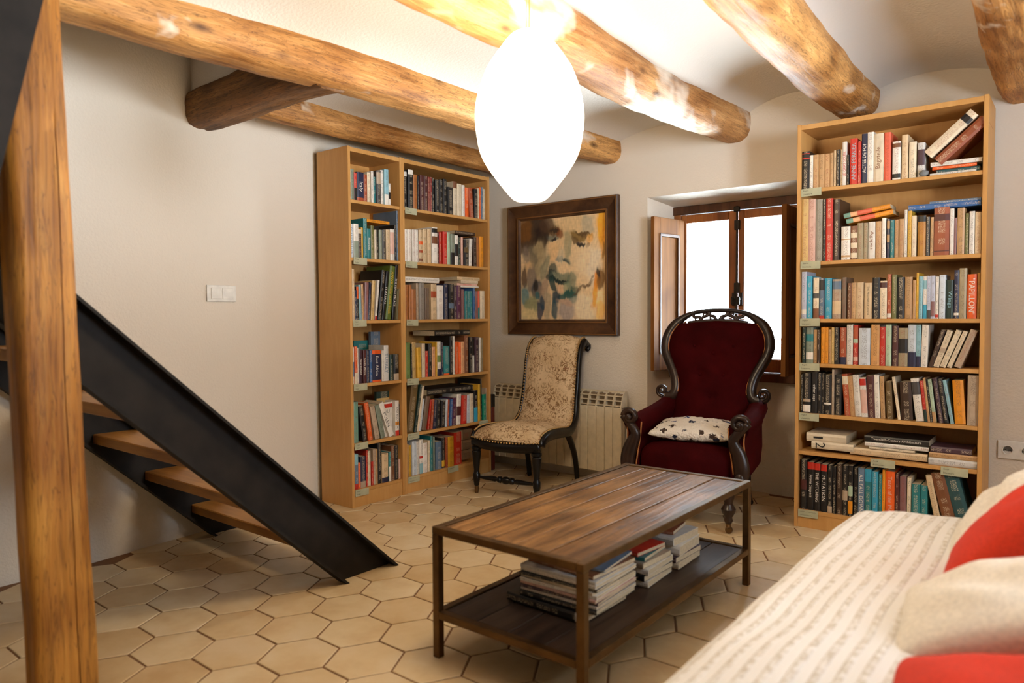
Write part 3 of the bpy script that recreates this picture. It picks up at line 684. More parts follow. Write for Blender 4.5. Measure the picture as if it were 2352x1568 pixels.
# seat
bm = BM()
def seatf(a, b):
    th = a*2*PI; ca, sa = math.cos(th), math.sin(th); e = (abs(ca)**5+abs(sa)**5)**(-.2)
    phi = (b-.5)*PI; cp = abs(math.cos(phi))**.45*(1 if b not in (0, 1) else 0); spz = math.copysign(abs(math.sin(phi))**.7, math.sin(phi))
    x = ca*e*.238*cp; y = -.045+sa*e*.262*cp
    return Vector((x*(1+.10*(-y)/.3), y-(.03*(1-(x/.26)**2) if y < -.1 else 0), .315+.100*spz+.018*(1-(x/.25)**2)*(1 if spz > 0 else 0)))
grid(bm, seatf, 40, 16, True); bmesh.ops.remove_doubles(bm, verts=bm.verts[:], dist=1e-4)
obj('seat_cushion', bm, MT['velvet'], ac, True)
bm = BM(); fr = smoothpath([(-.262, -.285, .245), (-.13, -.325, .245), (0, -.335, .245), (.13, -.325, .245), (.262, -.285, .245)], 6)
tube(bm, fr, [(.018, .022)]*len(fr), 10); obj('seat_rail', bm, MT['rosewood'], ac, True)
for sx in (-1, 1):
    # padded arm: flaring wall with a rolled top
    bm = BM(); ys = [.235-.02*i for i in range(27)]; rings = []
    for y in ys:
        f = (.235-y)/.52; zt = .605-.055*f**.8-.01*math.sin(f*PI); xo = .262+.022*math.sin(f*2.2)
        ring = []
        prof_ = [(xo-.045, .27), (xo-.045, .38), (xo-.050, zt-.09), (xo-.062, zt-.045), (xo-.055, zt-.012), (xo-.030, zt+.004), (xo+.005, zt+.006), (xo+.034, zt-.012), (xo+.040, zt-.04), (xo+.022, zt-.075), (xo+.010, zt-.13), (xo+.012, .36), (xo+.004, .27), (xo-.02, .235)]
        for x, z in prof_: ring.append(bm.verts.new((sx*x, y, z)))
        rings.append(ring)
    for a, b in zip(rings, rings[1:]):
        for k in range(len(a)): bm.faces.new((a[k], a[(k+1) % len(a)], b[(k+1) % len(a)], b[k]))
    bm.faces.new(rings[0][::-1]); bm.faces.new(rings[-1]); obj('arm_pad', bm, MT['velvet'], ac, auto=1.2)
    # carved S-scroll arm front
    c = Vector((sx*.279, -.296, .548)); bm = BM(); sc = []
    for k in range(30):
        a = PI*.95 + (1 if sx > 0 else -1)*0 - k/29*2.5*PI; r = .040*(1-.86*k/29)
        sc.append(c+Vector((sx*-r*math.cos(a), -.016*k/29, r*math.sin(a))))
    sc = sc[::-1]
    down = [Vector((sx*.240, -.300, .535)), Vector((sx*.252, -.298, .47)), Vector((sx*.276, -.300, .40)), Vector((sx*.292, -.305, .33)), Vector((sx*.288, -.308, .265)), Vector((sx*.268, -.302, .235))]
    tube(bm, sc, [(.013+.004*k/30, .022) for k in range(30)], 8, True, (0, -1, 0), True)
    dp = smoothpath([sc[-1]]+down[1:], 6); tube(bm, dp, [(.020+.016*math.sin(PI*min(1, k/len(dp)))**2*.9+.010*k/len(dp), .024) for k in range(len(dp))], 10, True, (0, -1, 0), True)
    bmesh.ops.create_uvsphere(bm, u_segments=12, v_segments=8, radius=.016, matrix=Matrix.Translation(c+Vector((0, -.022, 0))))
    bmesh.ops.create_uvsphere(bm, u_segments=12, v_segments=8, radius=.026, matrix=Matrix.Translation((sx*.286, -.326, .285)) @ Matrix.Diagonal((1, .5, 1.2, 1)))
    obj('arm_scroll', bm, MT['rosewood'], ac, True)
    bm = BM(); g = smoothpath([(sx*.305, -.288, .535), (sx*.297, -.288, .46), (sx*.306, -.288, .38), (sx*.316, -.288, .30)], 5); tube(bm, g, .004, 6)
    g = smoothpath([(sx*.222, -.288, .525), (sx*.228, -.288, .45), (sx*.240, -.29, .37), (sx*.250, -.292, .30)], 5); tube(bm, g, .004, 6)
    obj('gimp_braid', bm, MT['gimp'], ac, True)
    bm = BM(); pr_ = [(.014, .052), (.022, .07), (.018, .085), (.030, .105), (.036, .125), (.024, .145), (.020, .155), (.030, .19), (.034, .235), (.030, .26)]
    lathe(bm, pr_, 14, (sx*.222, -.272, 0)); l = obj('front_leg', bm, MT['rosewood'], ac, auto=.8)
    bm = BM(); lathe(bm, [(.008, .03), (.013, .034), (.014, .056), (.010, .06)], 10, (sx*.222, -.272, 0)); lathe(bm, [(.004, -.009), (.017, -.008), (.019, 0), (.017, .008), (.004, .009)], 14, (sx*.222, -.262, .0195), Matrix.Rotation(PI/2, 3, 'X'))
    tag(obj('caster', bm, MT['brass'], l, auto=.8), 'small brass caster')
    path = smoothpath([(sx*.20, .20, .30), (sx*.195, .235, .2), (sx*.19, .29, .09), (sx*.19, .325, .035)], 5)
    bm = BM(); tube(bm, path, [.022-.008*k/len(path) for k in range(len(path))], 10, True, (0, 1, .3)); l = obj('rear_leg', bm, MT['rosewood'], ac, True)
    bm = BM(); lathe(bm, [(.004, -.009), (.017, -.008), (.019, 0), (.017, .008), (.004, .009)], 14, (sx*.19, .327, .0195), Matrix.Rotation(PI/2, 3, 'X')); obj('caster', bm, MT['iron'], l, auto=.8)
# lower outside back panel
bm = BM(); box(bm, -.225, .225, .15, .20, .24, .45, .015, 2); obj('rear_panel', bm, MT['velvet'], ac)
# speckled cushion on the seat
bm = pillow_bm(.42, .34, .10, 64, .7, 3, .012)
for v in bm.verts: v.co += v.co.normalized()*.005*noise.noise(v.co*90)+Vector((0, 0, math.copysign(.004, v.co.z)*noise.noise(v.co*60)))
cu = obj('cushion', bm, MT['speckle'], None, True)
cu.matrix_world = Matrix.Translation((1.905, -.50, .478)) @ Matrix.Rotation(math.radians(12), 4, 'Z') @ Matrix.Rotation(math.radians(4), 4, 'X')
tag(cu, 'shaggy white cushion with blue and black specks on the armchair seat', 'cushion')
# ------------------------------------------------------------------ radiator
rd = empty('radiator', (.205, -.145, .085), 0, 'cream sectional radiator on the wall under the painting', 'radiator')
NS, PW = 17, .0615
for k in range(NS):
    x = k*PW; bm = BM()
    box(bm, x+.0012, x+PW-.0012, 0, .018, 0, .415, .004, 2)
    box(bm, x+.022, x+.040, .014, .082, .02, .40)
    # grille head: curved side cheeks with three openings
    for xx in (x+.001, x+PW-.006): hexa(bm, [(xx, .0, .415), (xx, .082, .415), (xx, .082, .51), (xx, .055, .512), (xx, .022, .485)], [(xx+.005, .0, .415), (xx+.005, .082, .415), (xx+.005, .082, .51), (xx+.005, .055, .512), (xx+.005, .022, .485)])
    for y, z in ((.004, .425), (.0105, .455), (.020, .483)): box(bm, x+.004, x+PW-.004, y, y+.014, z-.0035, z+.0035)
    box(bm, x+.004, x+PW-.004, .05, .082, .502, .511)
    sct = obj('section', bm, MT['radiator'], rd)
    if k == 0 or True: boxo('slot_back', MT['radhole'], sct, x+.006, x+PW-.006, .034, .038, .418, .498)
bm = BM(); 
for z in (.06, .36): tube(bm, [(NS*PW-.004, .045, z), (NS*PW+.022, .045, z)], .012, 10)
tube(bm, [(-.03, .045, .03), (0, .045, .03)], .012, 10); obj('plug', bm, MT['radiator'], rd)
bm = BM()
for x in (.2, .8): box(bm, x, x+.03, .06, .125, .38, .40)
obj('bracket', bm, MT['radiator'], rd)
bm = BM(); tube(bm, [(-.03, .045, .03), (-.045, .045, .0), (-.045, .045, -.08)], .009, 8); obj('pipe', bm, MT['radiator'], rd, True)
# red stick standing between bookcase and radiator
bm = BM(); box(bm, -.012, .012, -.017, .017, 0, .50, .003); r = obj('level_stick', bm, plain('red_brown_lacquer', (96, 32, 22), .4)); r.location = (.268, -.225, 0)
tag(r, 'thin dark red stick standing between the wide bookcase and the radiator', 'stick')
boxo('end_cap', MT['iron'], r, -.014, .014, -.019, .019, .44, .53, bev=.003)
# ------------------------------------------------------------------ switch and socket
sw = empty('light_switch', (xw(-2.08)+.002, -2.08, 1.20), -math.atan(-.085)+0, 'white double light switch on the wall above the stairs', 'light switch')
sw.rotation_euler = (0, 0, math.atan(.085))
boxo('plate', MT['white'], sw, 0, .009, -.083, .083, -.042, .042, bev=.003, seg=2)
for a in (-.062, .003): boxo('rocker', MT['white'], sw, .008, .014, a, a+.060, -.029, .029, bev=.003, seg=2)
so = empty('wall_socket', (3.255, -.002, .445), 0, 'white double wall socket beside the tall bookcase', 'socket')
boxo('plate', MT['white'], so, -.075, .075, -.009, 0, -.042, .042, bev=.003, seg=2)
for a in (-.036, .036):
    bm = BM(); lathe(bm, [(.022, 0), (.022, .004), (.019, .004), (.018, -.002)], 18, (a, -.009, 0), Matrix.Rotation(PI/2, 3, 'X')); f = obj('outlet', bm, MT['white'], so)
    bm = BM()
    for d in (-.0095, .0095): tube(bm, [(a+d, -.0075, 0), (a+d, -.0125, 0)], .0026, 8)
    obj('pin_hole', bm, MT['iron'], f)
# ------------------------------------------------------------------ pendant lamp
LX, LY = 2.15, -2.248
lp = empty('pendant_lamp', (LX, LY, 0), 0, 'glowing egg-shaped white paper pendant lamp hanging over the coffee table', 'pendant lamp')
zb, zt = 1.436, 1.946; hgt = zt-zb; rm = .165
bm = BM(); pf = [(.001, zb+.002)]
pk = smoothpath([(r_, 0, t_) for t_, r_ in ((0, .26), (.012, .32), (.045, .415), (.083, .51), (.163, .70), (.242, .855), (.32, .94), (.45, 1), (.55, .995), (.65, .93), (.75, .82), (.8, .74), (.9, .525), (.96, .38), (.985, .28), (1, .16))], 4)
pf += [(rm*p.x, zb+hgt*p.z) for p in pk]+[(.001, zt+.001)]
lathe(bm, pf, 40); obj('shade', bm, MT['lamp'], lp, True)
bm = BM(); tube(bm, [(0, 0, zt-.01), (.002, 0, zt+.1), (0, 0, 2.225)], .0028, 6); tube(bm, [(-.01, -.0, zt-.005), (-.012, .004, zt+.08), (-.006, .003, 2.22)], .0015, 6); obj('cord', bm, plain('gold_cord', (196, 150, 84), .6), lp)
bm = BM(); lathe(bm, [(.045, 2.215), (.045, 2.235), (.03, 2.25)], 18); obj('ceiling_rose', bm, MT['white'], lp)
# ------------------------------------------------------------------ painting
px0, px1, pz0, pz1 = .262, 1.160, .944, 1.842
pt = empty('framed_painting', ((px0+px1)/2, 0, (pz0+pz1)/2), 0, 'large abstract portrait painting in a wide dark bronze frame', 'painting')
hw, hh = (px1-px0)/2, (pz1-pz0)/2
secs = [(0, 0), (0, .030), (.006, .036), (.013, .036), (.018, .033), (.055, .020), (.082, .020), (.088, .026), (.094, .026), (.10, .014), (.106, .010), (.106, .0)]
def frame_side(i):
    bm = BM(); rows = []
    for (d, e) in secs:
        w, h = hw-d, hh-d
        c = [(-w, -e-.002, h), (w, -e-.002, h), (w, -e-.002, -h), (-w, -e-.002, -h)]
        rows.append((bm.verts.new(c[i]), bm.verts.new(c[(i+1) % 4])))
    for a, b in zip(rows, rows[1:]): bm.faces.new((a[0], a[1], b[1], b[0]))
    bm.faces.new([r[0] for r in rows]); bm.faces.new([r[1] for r in rows][::-1]); bm.faces.new((rows[0][0], rows[-1][0], rows[-1][1], rows[0][1]))
    return obj('frame_side', bm, MT['frame'], pt, auto=.5)
for i in range(4): frame_side(i)
bm = BM(); w, h = hw-.086, hh-.086
for a in ((-w, w, -h-.004, -h+.003), (-w, w, h-.003, h+.004)): box(bm, a[0], a[1], -.031, -.024, a[2], a[3])
for a in (-w, w): box(bm, a-.0035, a+.0035, -.031, -.024, -h, h)
w, h = hw-.008, hh-.008
for a in (-w, w): box(bm, a-.003, a+.003, -.041, -.034, -h, h)
for a in (-h, h): box(bm, -w, w, -.041, -.034, a-.003, a+.003)
obj('gilt_edge', bm, MT['giltline'], pt)
cw, chh = hw-.104, hh-.104
ST = [  # u, v (down), ru, rv, rot deg, colour, alpha
 (.5, .5, .9, .9, 0, (206, 178, 136), 1), (.62, .12, .25, .16, 0, (196, 166, 120), .8), (.80, .10, .08, .12, 0, (150, 144, 124), .6),
 (.15, .13, .24, .19, -20, (46, 32, 22), .97), (.05, .10, .10, .16, 0, (110, 70, 26), .8), (.26, .20, .10, .18, 12, (36, 24, 18), .95), (.33, .06, .10, .10, 0, (70, 48, 32), .8), (.08, .27, .12, .08, 0, (74, 56, 40), .8),
 (.96, .10, .055, .24, 0, (222, 150, 30), .95), (.97, .30, .04, .14, 0, (206, 140, 40), .8), (.985, .36, .02, .08, 0, (120, 90, 40), .7),
 (.42, .13, .09, .055, 10, (78, 56, 30), .9), (.48, .16, .05, .05, 30, (120, 66, 30), .8), (.40, .195, .07, .035, 8, (96, 104, 92), .85), (.41, .20, .03, .02, 0, (40, 44, 44), .95), (.445, .225, .015, .012, 0, (210, 196, 170), .9), (.44, .27, .09, .06, 0, (200, 166, 118), .7),
 (.70, .20, .10, .045, 15, (118, 92, 40), .9), (.80, .20, .07, .03, 20, (90, 66, 36), .8), (.67, .24, .06, .045, 25, (92, 70, 38), .85), (.73, .275, .05, .025, 15, (64, 54, 46), .95), (.75, .295, .02, .014, 0, (200, 186, 160), .9), (.83, .24, .04, .06, 20, (208, 150, 70), .7), (.82, .30, .03, .03, 30, (110, 72, 46), .8),
 (.58, .28, .05, .16, -4, (136, 128, 96), .7), (.60, .33, .03, .10, 0, (150, 140, 108), .7), (.48, .40, .05, .03, 0, (80, 104, 112), .8), (.56, .42, .06, .025, 25, (92, 98, 86), .85), (.50, .37, .04, .09, 0, (176, 164, 134), .6),
 (.40, .33, .07, .13, 5, (206, 170, 120), .8), (.80, .45, .14, .16, 0, (212, 188, 150), .85), (.88, .50, .08, .20, 10, (206, 190, 164), .7),
 (.22, .33, .07, .14, 15, (150, 132, 96), .9), (.17, .42, .06, .16, -18, (104, 96, 76), .85), (.24, .45, .05, .18, 25, (150, 134, 100), .8), (.10, .48, .06, .10, -10, (196, 162, 116), .8), (.06, .35, .05, .09, 0, (120, 108, 96), .7), (.30, .48, .05, .16, 20, (116, 116, 92), .8), (.13, .60, .07, .14, 0, (112, 100, 88), .85), (.04, .58, .04, .12, 0, (70, 48, 34), .85),
 (.40, .53, .06, .09, 0, (52, 66, 60), .85), (.47, .58, .13, .055, 3, (104, 112, 92), .85), (.42, .55, .10, .022, 12, (38, 44, 42), .8), (.36, .585, .06, .045, 30, (28, 52, 50), .95), (.47, .615, .13, .030, 12, (20, 44, 42), .95), (.56, .60, .05, .05, 0, (120, 116, 92), .6), (.46, .685, .09, .045, 10, (190, 156, 122), .85), (.40, .66, .035, .09, -25, (30, 60, 58), .9), (.62, .63, .06, .10, 10, (66, 92, 78), .65), (.56, .70, .05, .09, 10, (104, 122, 96), .6),
 (.56, .76, .13, .045, -8, (18, 78, 76), .9), (.44, .79, .055, .08, 0, (18, 48, 62), .9), (.42, .90, .035, .12, 0, (24, 64, 74), .9), (.64, .79, .06, .06, 0, (40, 92, 96), .75), (.62, .74, .12, .05, -20, (24, 70, 60), .7),
 (.20, .70, .07, .12, 10, (60, 66, 72), .85), (.19, .66, .03, .08, 0, (30, 26, 24), .85), (.29, .72, .06, .16, 8, (146, 122, 100), .85), (.33, .86, .05, .18, 0, (150, 136, 110), .8), (.06, .76, .06, .10, 0, (70, 116, 122), .85), (.14, .86, .10, .10, 0, (120, 126, 92), .85), (.10, .95, .12, .06, 0, (196, 178, 130), .85), (.24, .92, .04, .12, 0, (56, 58, 72), .9), (.26, .83, .03, .08, 0, (34, 60, 74), .85), (.21, .77, .03, .04, 0, (24, 90, 96), .7),
 (.56, .92, .12, .12, 0, (142, 132, 128), .85), (.55, .83, .10, .03, 10, (170, 140, 116), .8), (.78, .88, .14, .14, 0, (208, 190, 158), .9), (.74, .70, .14, .015, -28, (88, 66, 48), .7), (.82, .64, .10, .012, -50, (110, 82, 56), .6),
 (.91, .62, .04, .10, 12, (214, 130, 30), .9), (.95, .62, .05, .12, 8, (110, 76, 34), .92), (.93, .55, .025, .06, 0, (40, 30, 22), .9), (.89, .78, .04, .12, 4, (226, 150, 50), .9), (.96, .82, .05, .12, 0, (220, 190, 140), .8), (.95, .92, .06, .10, 0, (222, 166, 80), .7),
 (.41, .205, .035, .016, 8, (24, 26, 28), .95), (.735, .282, .045, .015, 14, (34, 28, 26), .95), (.42, .125, .075, .018, 6, (44, 32, 22), .9), (.74, .175, .10, .016, 14, (84, 62, 32), .85), (.555, .425, .05, .012, 24, (60, 66, 62), .9), (.47, .605, .12, .014, 10, (14, 32, 32), .95), (.47, .565, .10, .03, 2, (126, 128, 104), .7)]
bm = BM(); NG = 210; V = grid(bm, lambda a, b: Vector(((2*a-1)*cw, -.0125, (2*b-1)*chh)), NG, NG)
cl = bm.loops.layers.float_color.new('Col'); cols = {}
for row in V:
    for v in row:
        u, w_ = (v.co.x/cw+1)/2, 1-(v.co.z/chh+1)/2
        wu = u+.022*noise.noise(Vector((u*9, w_*9, 3)))+.014*noise.noise(Vector((u*34, w_*14, 8))); ww = w_+.030*noise.noise(Vector((u*9, w_*9, 7)))+.020*noise.noise(Vector((u*44, w_*14, 2)))
        c = Vector((.6, .5, .4))
        for cu_, cv, ru, rv, ro, col, al in ST:
            dx, dy = wu-cu_, ww-cv; a = math.radians(ro); x = (dx*math.cos(a)+dy*math.sin(a))/ru; y = (-dx*math.sin(a)+dy*math.cos(a))/rv
            d = x*x+y*y
            if d < 2.2:
                k = al*(1 if d < .55 else math.exp(-(d-.55)*3.0))
                c = c.lerp(Vector(lin(col)), k)
        g = 1+.16*noise.noise(Vector((u*60, w_*22, 5)))+.10*noise.noise(Vector((u*18, w_*60, 9)))
        cols[v] = (*[min(.92, q*1.4) for q in c*g], 1)
for f in bm.faces:
    for l in f.loops: l[cl] = cols[l.vert]
obj('canvas', bm, MT['canvas'], pt)
# ------------------------------------------------------------------ sofa, throw and cushions
sf = empty('sofa', (3.35, -2.55, 0), 0, 'sofa in the foreground covered by a cream striped throw', 'sofa')
sx0, sx1, sy0, sy1 = -.45, .62, -1.45, 1.17     # local extents
boxo('base', MT['sofabase'], sf, sx0+.03, sx1, sy0, sy1-.03, .06, .30, bev=.03, seg=3)
bm = BM()
for x in (sx0+.1, sx1-.1):
    for y in (sy0+.1, sy1-.12): box(bm, x-.025, x+.025, y-.025, y+.025, 0, .07)
obj('foot', bm, MT['ebony'], sf)
boxo('seat_cushion', MT['sofabase'], sf, sx0+.02, sx1-.22, sy0+.02, sy1-.02, .29, .40, bev=.045, seg=4)
boxo('backrest', MT['sofabase'], sf, sx1-.24, sx1, sy0, sy1, .28, .74, bev=.06, seg=4)
# throw: draped sheet over seat, front and far end
bm = BM(); nu, nv = 60, 90
def drape(a, b):
    # a across (front drop -> seat -> towards back), b along (near -> far end drop)
    L1 = .36; Wt = .80; u = a*(L1+Wt); s = b*2.75; ylen = 2.42
    R = .075
    def roll(d, flat):      # d: distance along from the flat edge; returns (horizontal, drop)
        if d <= 0: return d, 0
        arc = R*PI/2
        if d < arc: th = d/R; return R*math.sin(th), R*(1-math.cos(th))
        return R, R+(d-arc)
    hx_, dzx = roll(L1-u+.0, 0); hy_, dzy = roll(s-ylen, 0)
    x = sx0+.055-hx_; y = sy0+.02-.10+ylen-.0+hy_-.0
    y = (sy1-.085-0)-ylen+s if s <= ylen else sy1-.085+hy_
    z = .415-max(dzx, 0)-max(dzy, 0)
    if u > L1: x = sx0+.055+(u-L1)
    # rounded far front corner
    if dzx > 0 and dzy > 0: z = .415-math.hypot(dzx, dzy)
    z += .010*noise.noise(Vector((x*3, y*3, 1)))+.012*noise.noise(Vector((x*9, y*2, 4)))*(1 if u > L1 else .5)
    hump = .03*math.exp(-((x-sx0-.28)/.22)**2)
    return Vector((x+.010*noise.noise(Vector((y*4, z*4, 2))), y+.012*noise.noise(Vector((x*5, z*5, 6))), max(z+hump*(1 if z > .36 else 0), .09)))
V = grid(bm, drape, nu, nv); uvl = bm.loops.layers.uv.new('UVMap'); idx = {}
for i, row in enumerate(V):
    for j, v in enumerate(row): idx[v] = (i/(nu-1)*1.16, j/(nv-1)*2.75)
for f in bm.faces:
    for l in f.loops: l[uvl].uv = idx[l.vert]
th = obj('sofa_throw', bm, MT['throw'], None, True); th.location = sf.location
md = th.modifiers.new('thickness', 'SOLIDIFY'); md.thickness = .006; md.offset = 1
tag(th, 'cream throw with rows of beige weave spread over the sofa', 'throw')
def cush(mat, loc, rx, ry, rz, w, h, t_, lab, seed):
    o = obj('sofa_cushion', pillow_bm(w, h, t_, 26, .75, seed, .02), mat, None, True)
    o.matrix_world = Matrix.Translation(loc) @ Matrix.Rotation(rz, 4, 'Z') @ Matrix.Rotation(ry, 4, 'Y') @ Matrix.Rotation(rx, 4, 'X')
    tag(o, lab, 'cushion', 'cushions on the sofa'); return o
R_ = math.radians
CUSH = [
 ('creamcloth', (3.365, -1.70, .555), R_(0), R_(-45), R_(4), .42, .44, .14, 'cream cushion farthest along the sofa, leaning on its back', 1),
 ('redcloth', (3.39, -2.04, .575), R_(0), R_(-48), R_(0), .40, .38, .16, 'red cushion squeezed between the two cream cushions on the sofa', 5),
 ('creamcloth', (3.41, -2.36, .515), R_(4), R_(-22), R_(4), .46, .36, .15, 'cream cushion lying between two red cushions on the sofa', 9),
 ('redcloth', (3.47, -2.74, .465), R_(6), R_(-14), R_(0), .50, .42, .15, 'red cushion at the bottom edge of the picture on the sofa', 13)]
for c in CUSH: cush(MT[c[0]], *c[1:])
